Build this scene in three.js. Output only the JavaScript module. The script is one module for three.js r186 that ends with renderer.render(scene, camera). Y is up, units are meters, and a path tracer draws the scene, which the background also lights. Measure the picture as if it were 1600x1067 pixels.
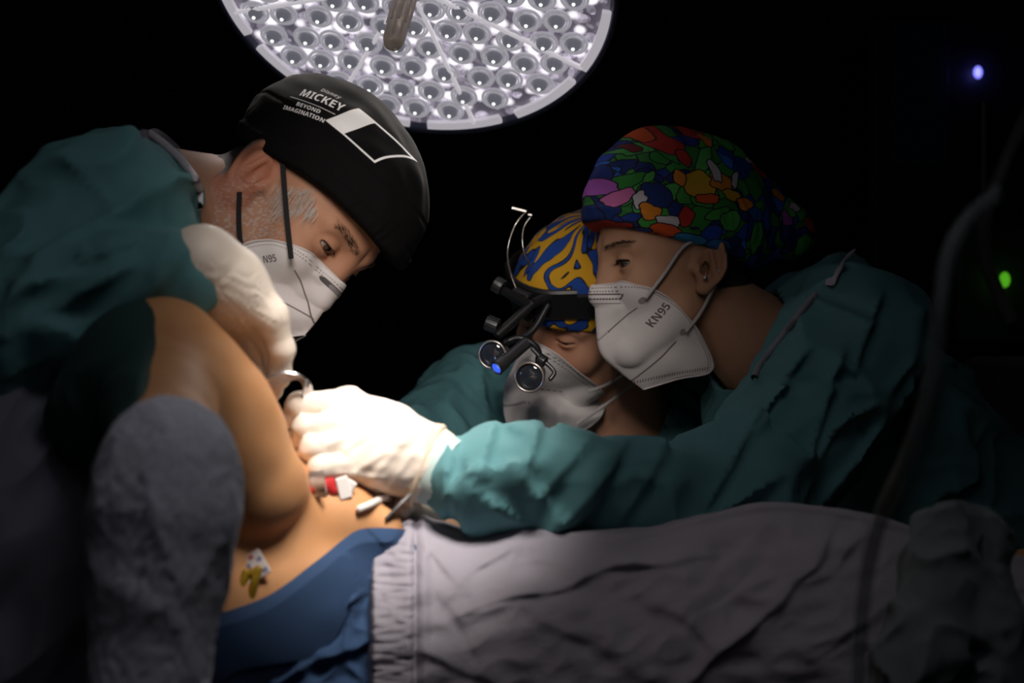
import * as THREE from 'three';
import { mergeGeometries } from 'three/addons/utils/BufferGeometryUtils.js';
import { RoundedBoxGeometry } from 'three/addons/geometries/RoundedBoxGeometry.js';
import { createNoise3D } from 'simplex-noise';

// ---------------------------------------------------------------- camera, exposure
const scene = new THREE.Scene();
scene.background = new THREE.Color(0x000000);
const EYE = 1.32, FOCAL = 2510;                       // camera height (m), focal length for a 1600x1067 frame
const camera = new THREE.PerspectiveCamera(2 * Math.atan(533.5 / FOCAL) * 180 / Math.PI, 1600 / 1067, 0.05, 40);
camera.position.set(0, EYE, 0);
camera.lookAt(0, EYE, -1);
camera.focus = 1.78;
camera.userData.fStop = 4.2;
const renderer = new THREE.WebGLRenderer();
renderer.toneMapping = THREE.LinearToneMapping;
renderer.toneMappingExposure = 1.0;
renderer.shadowMap.enabled = true;

// ---------------------------------------------------------------- the surgical lamp's light (its fitting is built further down)
const V = (x, y, z) => new THREE.Vector3(x, y, z);
const W = (px, py, d) => [(px - 800) / FOCAL * d, EYE + (533.5 - py) / FOCAL * d, -d];   // survey point: bearing and distance -> metres
const at = (px, py, d) => V(...W(px, py, d));
const LAMP = at(641, -30, 1.95), LAMP_R = 0.249;
const LAMP_N = V(-0.15, -0.797, 0.585).normalize();
const WOUND = at(520, 735, 1.41);
const LAMP_U = V(1, 0, 0), LAMP_V = new THREE.Vector3().crossVectors(LAMP_N, LAMP_U).normalize();
const onLamp = (u, v, h) => LAMP.clone().addScaledVector(LAMP_U, u).addScaledVector(LAMP_V, v).addScaledVector(LAMP_N, h);
// two more lamps of the same set hang out of the picture: one over the wound, one behind the camera's head turned on the faces
const SITE = at(590, 752, 1.42), FACES = at(690, 500, 1.75);
const LAMP2 = V(0.1, 2.15, -0.82), LAMP2_N = SITE.clone().sub(LAMP2).normalize();
const LAMP3 = V(-0.06, 1.95, -0.35), LAMP3_N = FACES.clone().sub(LAMP3).normalize();
function beams(centre, normal, aim, cd, angle, name) {
  const u = V(1, 0, 0).addScaledVector(normal, -normal.x).normalize(), v = new THREE.Vector3().crossVectors(normal, u);
  for (let k = 0; k < 7; k++) {
    const a = k * Math.PI / 3 + 0.3, r = k < 6 ? 0.15 : 0.06;
    const s = new THREE.SpotLight(new THREE.Color(1, 0.92, 0.85), cd, 0, angle, 1, 2);
    s.position.copy(centre).addScaledVector(u, Math.cos(a) * r).addScaledVector(v, Math.sin(a) * r).addScaledVector(normal, 0.04);
    s.target.position.copy(aim);
    s.castShadow = true; s.shadow.radius = 2;
    s.name = name;
    scene.add(s, s.target);
  }
}
beams(LAMP, LAMP_N, WOUND, 0.26, 0.35, 'surgical_lamp_beam');
beams(LAMP2, LAMP2_N, SITE, 1.15, 0.17, 'overhead_lamp_beam');
beams(LAMP3, LAMP3_N, FACES, 0.56, 0.21, 'front_lamp_beam');
{ // stray light round the overhead beam
  const s = new THREE.SpotLight(new THREE.Color(1, 0.93, 0.88), 0.25, 0, 0.75, 1, 2); s.position.copy(LAMP2).addScaledVector(LAMP2_N, 0.05); s.target.position.copy(SITE);
  s.castShadow = true; s.shadow.radius = 8; s.name = 'overhead_lamp_spill'; scene.add(s, s.target);
}

// ---------------------------------------------------------------- helpers
let seed = 7;
const rnd = () => { seed = (seed * 1664525 + 1013904223) >>> 0; return seed / 4294967296; };
const noise = createNoise3D(rnd);
const clamp = (v, a, b) => Math.min(b, Math.max(a, v));
const mix = (a, b, t) => a + (b - a) * t;
const sstep = (a, b, x) => { const t = clamp((x - a) / (b - a), 0, 1); return t * t * (3 - 2 * t); };
const smin = (a, b, k) => { const h = Math.max(k - Math.abs(a - b), 0) / k; return Math.min(a, b) - h * h * k * 0.25; };
const smax = (a, b, k) => -smin(-a, -b, k);
const sph = (x, y, z, cx, cy, cz, r) => Math.hypot(x - cx, y - cy, z - cz) - r;
function ell(x, y, z, cx, cy, cz, rx, ry, rz) {
  const a = (x - cx) / rx, b = (y - cy) / ry, c = (z - cz) / rz, k0 = Math.hypot(a, b, c), k1 = Math.hypot(a / rx, b / ry, c / rz);
  return k1 < 1e-9 ? -Math.min(rx, ry, rz) : k0 * (k0 - 1) / k1;
}
function cap(x, y, z, ax, ay, az, ra, bx, by, bz, rb) {          // tapered capsule
  const ux = bx - ax, uy = by - ay, uz = bz - az, px = x - ax, py = y - ay, pz = z - az;
  const h = clamp((px * ux + py * uy + pz * uz) / (ux * ux + uy * uy + uz * uz + 1e-12), 0, 1);
  return Math.hypot(px - ux * h, py - uy * h, pz - uz * h) - (ra + (rb - ra) * h);
}
// chain of joints [px, py, depth, radius] -> distance function
function limb(pts, k = 0.01) {
  const q = pts.map(([a, b, c, r]) => [...W(a, b, c), r]);
  return (x, y, z) => {
    let d = 1e9;
    for (let i = 0; i < q.length - 1; i++) {
      const a = q[i], b = q[i + 1], e = cap(x, y, z, a[0], a[1], a[2], a[3], b[0], b[1], b[2], b[3]);
      d = i ? smin(d, e, k) : e;
    }
    return d;
  };
}
function limbM(q, k = 0.01) {                                    // the same, joints in metres
  return (x, y, z) => {
    let d = 1e9;
    for (let i = 0; i < q.length - 1; i++) {
      const a = q[i], b = q[i + 1], e = cap(x, y, z, a[0], a[1], a[2], a[3], b[0], b[1], b[2], b[3]);
      d = i ? smin(d, e, k) : e;
    }
    return d;
  };
}
const join = (fs, k) => (x, y, z) => { let d = fs[0](x, y, z); for (let i = 1; i < fs.length; i++) d = smin(d, fs[i](x, y, z), k); return d; };
// cloth folds: sharp creases between soft panels
function folds(x, y, z, s, a, o = 0) {
  if (y < 0.85) return 0;
  const w = 0.35 * noise(x * s * 0.5 + o, y * s * 0.5, z * s * 0.5);
  const n1 = noise(x * s + w + o, y * s - w, z * s + 3.1), n2 = noise(x * s * 2.3 - o, y * s * 2.3 + w, z * s * 2.3 + 9.7);
  const r1 = 1 - Math.sqrt(n1 * n1 + 0.01), r2 = 1 - Math.sqrt(n2 * n2 + 0.03);
  return -a * (1.5 * r1 * r1 * r1 + 0.42 * r2 * r2 * r2 - 0.75);
}
// point where a sight line meets a surface, lifted off it by off
const meet = (fn, px, py, d0, off) => { let d = d0; for (let i = 0; i < 90; i++) { const e = fn(...W(px, py, d)); if (e < 0.0008) break; d += Math.min(e * 0.6, 0.02); } return at(px, py, Math.min(d, d0 + 0.5) - off); };
// pressed creases in a garment: [px0, py0, px1, py1, height] survey lines at a distance; sharp on one side, soft on the other
function creaseLines(list, d) {
  const q = list.map(([a, b, c, e, h]) => [...W(a, b, d), ...W(c, e, d), h]);
  return (x, y) => {
    let r = 0;
    for (const [ax, ay, , bx, by, , h] of q) {
      const ux = bx - ax, uy = by - ay, L = Math.hypot(ux, uy), t = ((x - ax) * ux + (y - ay) * uy) / L / L, s = ((x - ax) * uy - (y - ay) * ux) / L;
      if (Math.abs(s) > 0.05 || t < -0.4 || t > 1.4) continue;
      const e = t < 0 ? -t * L : t > 1 ? (t - 1) * L : 0;
      r += h * Math.exp(-(e * e) / 0.0002) * (s > 0 ? Math.exp(-s / 0.014) : Math.exp(-(s * s) / 0.00002) - 0.35 * Math.exp(-((s + 0.012) ** 2) / 0.00006));
    }
    return r;
  };
}
// meshes a distance function on a grid (surface nets, vertices pulled onto the surface)
function surf(f, lo, hi, c, colour) {
  const nx = Math.ceil((hi[0] - lo[0]) / c) + 2, ny = Math.ceil((hi[1] - lo[1]) / c) + 2, nz = Math.ceil((hi[2] - lo[2]) / c) + 2;
  const D = new Float32Array(nx * ny * nz), B = 6, skip = B * c * 0.87 * 1.35 + 0.014;
  for (let bz = 0; bz < nz; bz += B) for (let by = 0; by < ny; by += B) for (let bx = 0; bx < nx; bx += B) {
    const dc = f(lo[0] + (bx + B / 2 - 0.5) * c, lo[1] + (by + B / 2 - 0.5) * c, lo[2] + (bz + B / 2 - 0.5) * c), far = Math.abs(dc) > skip;
    for (let k = bz; k < Math.min(bz + B, nz); k++) for (let j = by; j < Math.min(by + B, ny); j++) for (let i = bx; i < Math.min(bx + B, nx); i++)
      D[(k * ny + j) * nx + i] = far ? dc : f(lo[0] + i * c, lo[1] + j * c, lo[2] + k * c);
  }
  const id = new Int32Array(nx * ny * nz).fill(-1), pos = [], S = nx * ny;
  const E = [[0, 1], [2, 3], [4, 5], [6, 7], [0, 2], [1, 3], [4, 6], [5, 7], [0, 4], [1, 5], [2, 6], [3, 7]], O = [0, 1, nx, nx + 1, S, S + 1, S + nx, S + nx + 1];
  for (let k = 0; k < nz - 1; k++) for (let j = 0; j < ny - 1; j++) for (let i = 0; i < nx - 1; i++) {
    const b = (k * ny + j) * nx + i; let m = 0;
    for (let q = 0; q < 8; q++) if (D[b + O[q]] < 0) m |= 1 << q;
    if (m === 0 || m === 255) continue;
    let sx = 0, sy = 0, sz = 0, n = 0;
    for (const [p, q] of E) {
      const a = D[b + O[p]], e = D[b + O[q]];
      if ((a < 0) === (e < 0)) continue;
      const t = a / (a - e); n++;
      sx += mix(p & 1, q & 1, t); sy += mix((p >> 1) & 1, (q >> 1) & 1, t); sz += mix(p >> 2, q >> 2, t);
    }
    id[b] = pos.length / 3;
    pos.push(lo[0] + (i + sx / n) * c, lo[1] + (j + sy / n) * c, lo[2] + (k + sz / n) * c);
  }
  const idx = [];
  const quad = (a, b, d, e, flip) => { if (a < 0 || b < 0 || d < 0 || e < 0) return; if (flip) idx.push(a, d, b, a, e, d); else idx.push(a, b, d, a, d, e); };
  for (let k = 1; k < nz - 1; k++) for (let j = 1; j < ny - 1; j++) for (let i = 1; i < nx - 1; i++) {
    const b = (k * ny + j) * nx + i, s = D[b] < 0;
    if (s !== (D[b + 1] < 0)) quad(id[b - nx - S], id[b - S], id[b], id[b - nx], !s);
    if (s !== (D[b + nx] < 0)) quad(id[b - 1 - S], id[b - 1], id[b], id[b - S], !s);
    if (s !== (D[b + S] < 0)) quad(id[b - 1 - nx], id[b - nx], id[b], id[b - 1], !s);
  }
  const nrm = new Float32Array(pos.length), e = c * 0.45;
  for (let v = 0; v < pos.length; v += 3) {
    let x = pos[v], y = pos[v + 1], z = pos[v + 2], gx, gy, gz, l;
    for (let it = 0; it < 2; it++) {
      gx = f(x + e, y, z) - f(x - e, y, z); gy = f(x, y + e, z) - f(x, y - e, z); gz = f(x, y, z + e) - f(x, y, z - e); l = Math.hypot(gx, gy, gz) || 1;
      if (it) break;
      const d = clamp(f(x, y, z), -c * 0.6, c * 0.6) * Math.min(1, 2 * e / l); x -= gx / l * d; y -= gy / l * d; z -= gz / l * d;
    }
    pos[v] = x; pos[v + 1] = y; pos[v + 2] = z; nrm[v] = gx / l; nrm[v + 1] = gy / l; nrm[v + 2] = gz / l;
  }
  const g = new THREE.BufferGeometry();
  g.setAttribute('position', new THREE.BufferAttribute(new Float32Array(pos), 3));
  g.setAttribute('normal', new THREE.BufferAttribute(nrm, 3));
  if (colour) {
    const col = new Float32Array(pos.length);
    for (let v = 0; v < pos.length; v += 3) { const q = colour(pos[v], pos[v + 1], pos[v + 2]); col[v] = q[0]; col[v + 1] = q[1]; col[v + 2] = q[2]; }
    g.setAttribute('color', new THREE.BufferAttribute(col, 3));
  }
  g.setIndex(idx);
  return g;
}
const taken = {};
const numbered = (n) => { taken[n] = (taken[n] ?? -1) + 1; return taken[n] ? n + '_' + String(taken[n]).padStart(3, '0') : n; };
function thing(name, label, category, base = [0, 0, 0], group) {
  const o = new THREE.Group(); o.name = numbered(name); o.position.set(...base); scene.add(o);
  o.userData = { label, category }; if (group) o.userData.group = group;
  return o;
}
const rootOf = (o) => { const v = V(0, 0, 0); while (o && o !== scene) { v.add(o.position); o = o.parent; } return v; };
// adds a mesh whose geometry is in world metres
function part(parent, name, geo, material, label) {
  const b = rootOf(parent); if (b.lengthSq()) geo.translate(-b.x, -b.y, -b.z);
  const m = new THREE.Mesh(geo, material); m.name = name; m.castShadow = m.receiveShadow = true;
  if (label) m.userData.label = label;
  parent.add(m); return m;
}
function solo(name, geo, material, label, category, kind) {
  const m = new THREE.Mesh(geo, material); m.name = numbered(name); m.castShadow = m.receiveShadow = true;
  m.userData = { label, category }; if (kind) m.userData.kind = kind;
  scene.add(m); return m;
}
const mat = (c, r = 0.8, o = {}) => new THREE.MeshStandardMaterial({ color: c, roughness: r, ...o });
const phys = (c, r, o = {}) => new THREE.MeshPhysicalMaterial({ color: c, roughness: r, ...o });
function tube(pts, r, seg = 40, rad = 8, closed = false) {
  return new THREE.TubeGeometry(new THREE.CatmullRomCurve3(pts, closed), seg, r, rad, closed);
}
function rod(a, b, ra, rb = ra, n = 20, open = false) {
  const d = b.clone().sub(a), g = new THREE.CylinderGeometry(rb, ra, d.length(), n, 1, open);
  g.applyQuaternion(new THREE.Quaternion().setFromUnitVectors(V(0, 1, 0), d.normalize()));
  return g.translate((a.x + b.x) / 2, (a.y + b.y) / 2, (a.z + b.z) / 2);
}
function lathe(profile, origin, axis, n = 28) {                  // profile [radius, height] turned about an axis through origin
  const g = new THREE.LatheGeometry(profile.map(([r, h]) => new THREE.Vector2(r, h)), n);
  g.applyQuaternion(new THREE.Quaternion().setFromUnitVectors(V(0, 1, 0), axis.clone().normalize()));
  return g.translate(origin.x, origin.y, origin.z);
}
function ribbon(pts, side, w, t = 0.0015) {                      // flat strap along points; side(i) = half-width direction
  const c = new THREE.CatmullRomCurve3(pts), n = 40, pos = [], idx = [];
  for (let i = 0; i <= n; i++) {
    const u = i / n, p = c.getPoint(u), tg = c.getTangent(u), s = (typeof side === 'function' ? side(u) : side.clone());
    s.addScaledVector(tg, -s.dot(tg)).normalize();
    const nn = new THREE.Vector3().crossVectors(tg, s).normalize();
    for (const [a, b] of [[-1, -1], [1, -1], [1, 1], [-1, 1]]) { const q = p.clone().addScaledVector(s, a * w / 2).addScaledVector(nn, b * t / 2); pos.push(q.x, q.y, q.z); }
  }
  for (let i = 0; i < n; i++) for (let k = 0; k < 4; k++) { const a = i * 4 + k, b = i * 4 + (k + 1) % 4, d = a + 4, e = b + 4; idx.push(a, b, e, a, e, d); }
  idx.push(0, 2, 1, 0, 3, 2); const l = n * 4; idx.push(l, l + 1, l + 2, l, l + 2, l + 3);
  const g = new THREE.BufferGeometry(); g.setAttribute('position', new THREE.Float32BufferAttribute(pos, 3)); g.setIndex(idx);
  const h = g.toNonIndexed(); h.computeVertexNormals(); return h;
}
function sheet(fn, nu, nv, uvs) {                                // parametric sheet, fn(u, v) -> Vector3
  const pos = [], idx = [], uv = [];
  for (let j = 0; j <= nv; j++) for (let i = 0; i <= nu; i++) { const p = fn(i / nu, j / nv); pos.push(p.x, p.y, p.z); if (uvs) uv.push(...uvs(p, i / nu, j / nv)); }
  for (let j = 0; j < nv; j++) for (let i = 0; i < nu; i++) { const a = j * (nu + 1) + i, b = a + nu + 1; idx.push(a, b, a + 1, a + 1, b, b + 1); }
  const g = new THREE.BufferGeometry(); g.setAttribute('position', new THREE.Float32BufferAttribute(pos, 3));
  if (uvs) g.setAttribute('uv', new THREE.Float32BufferAttribute(uv, 2));
  g.setIndex(idx); g.computeVertexNormals(); return g;
}
const strip = (g) => { for (const k of Object.keys(g.attributes)) if (k !== 'position' && k !== 'normal') g.deleteAttribute(k); return g.index ? g.toNonIndexed() : g; };
const weld = (...gs) => mergeGeometries(gs.map(strip));
function canvas(w, h, draw, srgb = true) {
  const c = document.createElement('canvas'); c.width = w; c.height = h; draw(c.getContext('2d'), w, h);
  const t = new THREE.CanvasTexture(c); if (srgb) t.colorSpace = THREE.SRGBColorSpace; t.anisotropy = 4; return t;
}
const poly = (pts) => {                                          // smooth curve through 2-D points
  const c = new THREE.CatmullRomCurve3(pts.map(([a, b, d = 0]) => V(a, b, d)), false, 'centripetal');
  return (t) => c.getPointAt(clamp(t, 0, 1));
};

// ---------------------------------------------------------------- the room
{
  const wall = mat(new THREE.Color().setRGB(0.055, 0.065, 0.085), 0.85), dark = mat(new THREE.Color().setRGB(0.05, 0.055, 0.07), 0.6);
  const box = (name, x, y, z, w, h, d, m, label) => {
    const o = solo(name, new THREE.BoxGeometry(w, h, d), m, label, name.split('_')[0], 'structure'); o.position.set(x, y, z);
  };
  box('floor', 0, -0.05, -1.4, 7.2, 0.1, 6.6, dark, 'dark smooth operating room floor');
  box('ceiling', 0, 3.05, -1.4, 7.2, 0.1, 6.6, wall, 'unlit operating room ceiling');
  box('wall_back', 0, 1.5, -4.6, 7.2, 3, 0.1, wall, 'unlit blue grey wall behind the surgical team');
  box('wall_front', 0, 1.5, 1.8, 7.2, 3, 0.1, wall, 'unlit blue grey wall behind the camera');
  box('wall_left', -3.55, 1.5, -1.4, 0.1, 3, 6.4, wall, 'unlit blue grey wall on the left');
  box('wall_right', 3.55, 1.5, -1.4, 0.1, 3, 6.4, wall, 'unlit blue grey wall on the right');
}

// ---------------------------------------------------------------- surgical lamp
{
  const L = thing('surgical_lamp', 'large round surgical lamp with many lens cells glowing above the team', 'lamp', LAMP.toArray());
  const LS = LAMP_R / 0.236;
  const q = (u, v, h) => onLamp(u, v, h);
  const place = (g) => {                                         // lamp frame (x = u, y = normal, z = v) -> world
    const m = new THREE.Matrix4().makeBasis(LAMP_U.clone().addScaledVector(LAMP_N, -LAMP_U.dot(LAMP_N)).normalize(), LAMP_N, LV).scale(V(LS, LS, LS)).setPosition(LAMP);
    return g.applyMatrix4(m);
  };
  const LU = LAMP_U.clone().addScaledVector(LAMP_N, -LAMP_U.dot(LAMP_N)).normalize(), LV = new THREE.Vector3().crossVectors(LU, LAMP_N).normalize();
  
  part(L, 'housing', place(new THREE.LatheGeometry([[0.001, -0.07], [0.09, -0.068], [0.18, -0.05], [0.236, -0.024], [0.2435, -0.006], [0.243, 0.006], [0.239, 0.012], [0.235, 0.006], [0.232, 0.0]].map(([a, b]) => new THREE.Vector2(a, b)), 96)),
    mat(new THREE.Color().setRGB(0.05, 0.055, 0.1), 0.35), 'dark blue round shell and rim');
  // reflector plate that the lens cells sit in; brightness of the glow varies from cell to cell
  const cells = [];
  const sp = 0.0385;
  for (let a = -8; a <= 8; a++) for (let b = -8; b <= 8; b++) {
    const u = (a + b * 0.5) * sp + 0.006 * noise(a * 1.3, b * 1.7, 2), v = b * sp * 0.88 + 0.006 * noise(a * 1.9, b * 1.1, 8), r = Math.hypot(u, v);
    if (r < 0.21 && r > 0.03) cells.push([u, v]);
  }
  const N = 1024, glow = canvas(N, N, (c) => {
    c.fillStyle = 'rgb(62,58,68)'; c.fillRect(0, 0, N, N);
    const X = (u) => (u / 0.235 * 0.5 + 0.5) * N;
    for (let k = 0; k < 2600; k++) {
      const r = 0.232 * Math.sqrt(rnd()), a = rnd() * 6.283, s = 5 + rnd() * 15, g = rnd() < 0.55 ? 150 + rnd() * 105 : 60 + rnd() * 50;
      c.fillStyle = `rgba(${g},${g * 0.95},${Math.min(255, g * 1.04)},0.42)`; c.beginPath();
      c.ellipse(X(r * Math.cos(a)), X(r * Math.sin(a)), s, s * (0.4 + rnd() * 0.6), rnd() * 3, 0, 7); c.fill();
    }
    for (const [u, v] of cells) for (let k = 0; k < 3; k++) {
      const a = rnd() * 6.283, r = 0.019 + 0.004 * rnd();
      const gr = c.createRadialGradient(X(u + r * Math.cos(a)), X(v + r * Math.sin(a)), 0, X(u + r * Math.cos(a)), X(v + r * Math.sin(a)), 20);
      gr.addColorStop(0, 'rgba(255,250,255,1)'); gr.addColorStop(0.5, 'rgba(255,248,255,0.75)'); gr.addColorStop(1, 'rgba(255,248,255,0)');
      c.fillStyle = gr; c.fillRect(0, 0, N, N);
    }
  });
  const disc = new THREE.CircleGeometry(0.233, 96).rotateX(-Math.PI / 2);
  part(L, 'reflector', place(disc), mat(0x8a8790, 0.35, { emissive: 0xffffff, emissiveMap: glow, emissiveIntensity: 1.25 }), 'glowing white reflector plate');
  const ringG = new THREE.TorusGeometry(0.0152, 0.0021, 8, 26).rotateX(Math.PI / 2), ringG2 = new THREE.TorusGeometry(0.0118, 0.0012, 6, 24).rotateX(Math.PI / 2).translate(0, 0.002, 0);
  const bulbG = new THREE.SphereGeometry(0.0098, 20, 10, 0, 6.2832, 0, 1.5708), chipG = new THREE.SphereGeometry(0.0022, 8, 6).translate(0, 0.0098, 0);
  const ringM = mat(0xa9a6b0, 0.25, { emissive: new THREE.Color(0.9, 0.87, 0.95), emissiveIntensity: 0.3 }), bulbM = mat(0x4c4a55, 0.22, { emissive: new THREE.Color(0.3, 0.3, 0.36), emissiveIntensity: 0.35 });
  const offM = mat(0x35343c, 0.25), ringOff = mat(0x8b8892, 0.25, { emissive: new THREE.Color(0.8, 0.78, 0.86), emissiveIntensity: 0.22 }), chipM = mat(0xffffff, 0.4, { emissive: 0xffffff, emissiveIntensity: 1.5 });
  const basis = new THREE.Matrix4().makeBasis(LU, LAMP_N, LV), rot = new THREE.Quaternion().setFromRotationMatrix(basis);
  const ring2 = weld(ringG, ringG2);
  cells.forEach(([u, v]) => {
    const off = u > 0.12 && v > 0.06 && rnd() < 0.35;
    const m = new THREE.Mesh(bulbG, off ? offM : bulbM); m.name = 'lens'; m.quaternion.copy(rot); m.scale.setScalar(LS);
    m.position.copy(LU).multiplyScalar(u * LS).addScaledVector(LV, v * LS).addScaledVector(LAMP_N, 0.004); m.castShadow = m.receiveShadow = true; L.add(m);
    const r = new THREE.Mesh(ring2, off ? ringOff : ringM); r.name = 'lens_ring'; r.castShadow = r.receiveShadow = true; m.add(r);
    if (!off) { const c = new THREE.Mesh(chipG, chipM); c.name = 'light_chip'; m.add(c); }
  });
  for (let k = 0; k < 8; k++) {
    const a = k * Math.PI / 4 + 0.32, g = new RoundedBoxGeometry(0.2, 0.006, 0.0045, 2, 0.0015).translate(0.128, 0.006, 0).rotateY(a);
    part(L, 'divider', place(g), mat(0xb9b5bd, 0.3, { emissive: new THREE.Color(0.95, 0.9, 0.95), emissiveIntensity: 0.5 }));
  }
  for (let k = 0; k < 12; k++) {
    const s = new THREE.Shape(), a0 = k * Math.PI / 6 + 0.05, a1 = a0 + Math.PI / 6 - 0.1;
    s.absarc(0, 0, 0.2345, a0, a1, false); s.absarc(0, 0, 0.2235, a1, a0, true);
    part(L, 'rim_segment', place(new THREE.ExtrudeGeometry(s, { depth: 0.006, bevelEnabled: false, curveSegments: 18 }).rotateX(-Math.PI / 2).translate(0, 0.002, 0)),
      mat(0xbab7c2, 0.35, { emissive: new THREE.Color(0.9, 0.85, 0.92), emissiveIntensity: 0.42 }));
  }
  const h = part(L, 'handle', place(new THREE.LatheGeometry([[0.017, 0], [0.0165, 0.02], [0.0135, 0.024], [0.0128, 0.085], [0.0124, 0.098], [0.0095, 0.107], [0.004, 0.111], [0.0001, 0.112]].map(([a, b]) => new THREE.Vector2(a, b)), 28)),
    phys(0xf0e6d8, 0.6, { transmission: 0.6, thickness: 0 }), 'grey beige centre handle');
  for (let k = 0; k < 9; k++) {
    const a = k * Math.PI * 2 / 9;
    part(h, 'grip_rib', place(new RoundedBoxGeometry(0.002, 0.05, 0.003, 1, 0.0008).translate(0.0128, 0.052, 0).rotateY(a)), h.material);
  }
  const copy = (c, n, label) => { const o = L.clone(); o.name = numbered('surgical_lamp'); scene.add(o); o.userData = { label, category: 'lamp' }; o.position.copy(c); o.quaternion.setFromUnitVectors(LAMP_N, n); return o; };
  const L2 = copy(LAMP2, LAMP2_N, 'second round surgical lamp above the wound, out of the picture'), L3 = copy(LAMP3, LAMP3_N, 'third round surgical lamp above the camera, turned on the faces');
  const stem = mat(0x3a3c44, 0.5);
  for (const [o, n, c] of [[L, LAMP_N, LAMP], [L2, LAMP2_N, LAMP2], [L3, LAMP3_N, LAMP3]]) {
    const hub = c.clone().addScaledVector(n, -0.11), elbow = V(hub.x + 0.3, Math.min(hub.y + 0.45, 2.7), hub.z - 0.05), top = V(elbow.x, 2.99, elbow.z);
    const g = weld(rod(c.clone().addScaledVector(n, -0.07), hub, 0.05, 0.035), tube([hub, hub.clone().lerp(elbow, 0.5).add(V(0, 0.06, 0)), elbow], 0.025, 24, 12), rod(elbow, top, 0.03, 0.03));
    g.translate(-c.x, -c.y, -c.z).applyQuaternion(o.quaternion.clone().invert());
    const m = new THREE.Mesh(g, stem); m.name = 'arm'; o.add(m);
  }
}

// ---------------------------------------------------------------- people: heads, caps, masks
const skinMat = new THREE.MeshPhysicalMaterial({ vertexColors: true, roughness: 0.62, specularIntensity: 0.6 });
const gownMat = mat(new THREE.Color().setRGB(0.095, 0.25, 0.27), 0.85, { side: THREE.DoubleSide });
const gloveMat = phys(new THREE.Color().setRGB(0.8, 0.7, 0.6), 0.45);
const blackMat = mat(new THREE.Color().setRGB(0.008, 0.008, 0.009), 0.8);

const onHead = (fn, side, y, z) => { let a = 0.14, b = 0; for (let i = 0; i < 24; i++) { const m = (a + b) / 2; if (fn(side * m, y, z) > 0) a = m; else b = m; } return side * a; };
const onFace = (fn, x, y) => { let a = 0.16, b = 0; for (let i = 0; i < 24; i++) { const m = (a + b) / 2; if (fn(x, y, m) > 0) a = m; else b = m; } return a; };
function frameOf(F, U0, local, world, size = 1) {                          // head frame: x = wearer's left, y = up, z = forward; local point sits at world point
  const f = F.clone().normalize(), u = U0.clone().addScaledVector(f, -U0.dot(f)).normalize(), l = new THREE.Vector3().crossVectors(u, f);
  const M = new THREE.Matrix4().makeBasis(l, u, f).scale(V(size, size, size));
  M.setPosition(world.clone().sub(local.clone().applyMatrix4(M)));
  const I = M.clone().invert();
  const o = V(0, EYE, 0).applyMatrix4(I);
  return {
    M, I,
    w: (x, y, z) => V(x, y, z).applyMatrix4(M),
    plane: (px, py, lx) => { const d = at(px, py, 1).applyMatrix4(I).sub(o); return o.clone().addScaledVector(d, (lx - o.x) / d.x); },   // where a sight line meets the plane x = lx of the head
  };
}
// a drawing area in the head's side plane, 0.34 m square, that can be drawn in survey units
const SIDE = 0.34, SIDE_Z = -0.19, SIDE_Y = -0.17;
const sideUV = (p) => [(p.z - SIDE_Z) / SIDE, (p.y - SIDE_Y) / SIDE];
function sideCanvas(fr, N, lx, cx, cy, draw) {
  return canvas(N, N, (c) => {
    const T = (p) => [(p.z - SIDE_Z) / SIDE * N, (1 - (p.y - SIDE_Y) / SIDE) * N];
    const p0 = T(fr.plane(cx, cy, lx)), px = T(fr.plane(cx + 50, cy, lx)), py = T(fr.plane(cx, cy + 50, lx));
    const a = (px[0] - p0[0]) / 50, b = (px[1] - p0[1]) / 50, d = (py[0] - p0[0]) / 50, e = (py[1] - p0[1]) / 50;
    draw(c, () => c.setTransform(a, b, d, e, p0[0] - a * cx - d * cy, p0[1] - b * cx - e * cy), () => c.setTransform(1, 0, 0, 1, 0, 0), N);
  });
}
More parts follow.
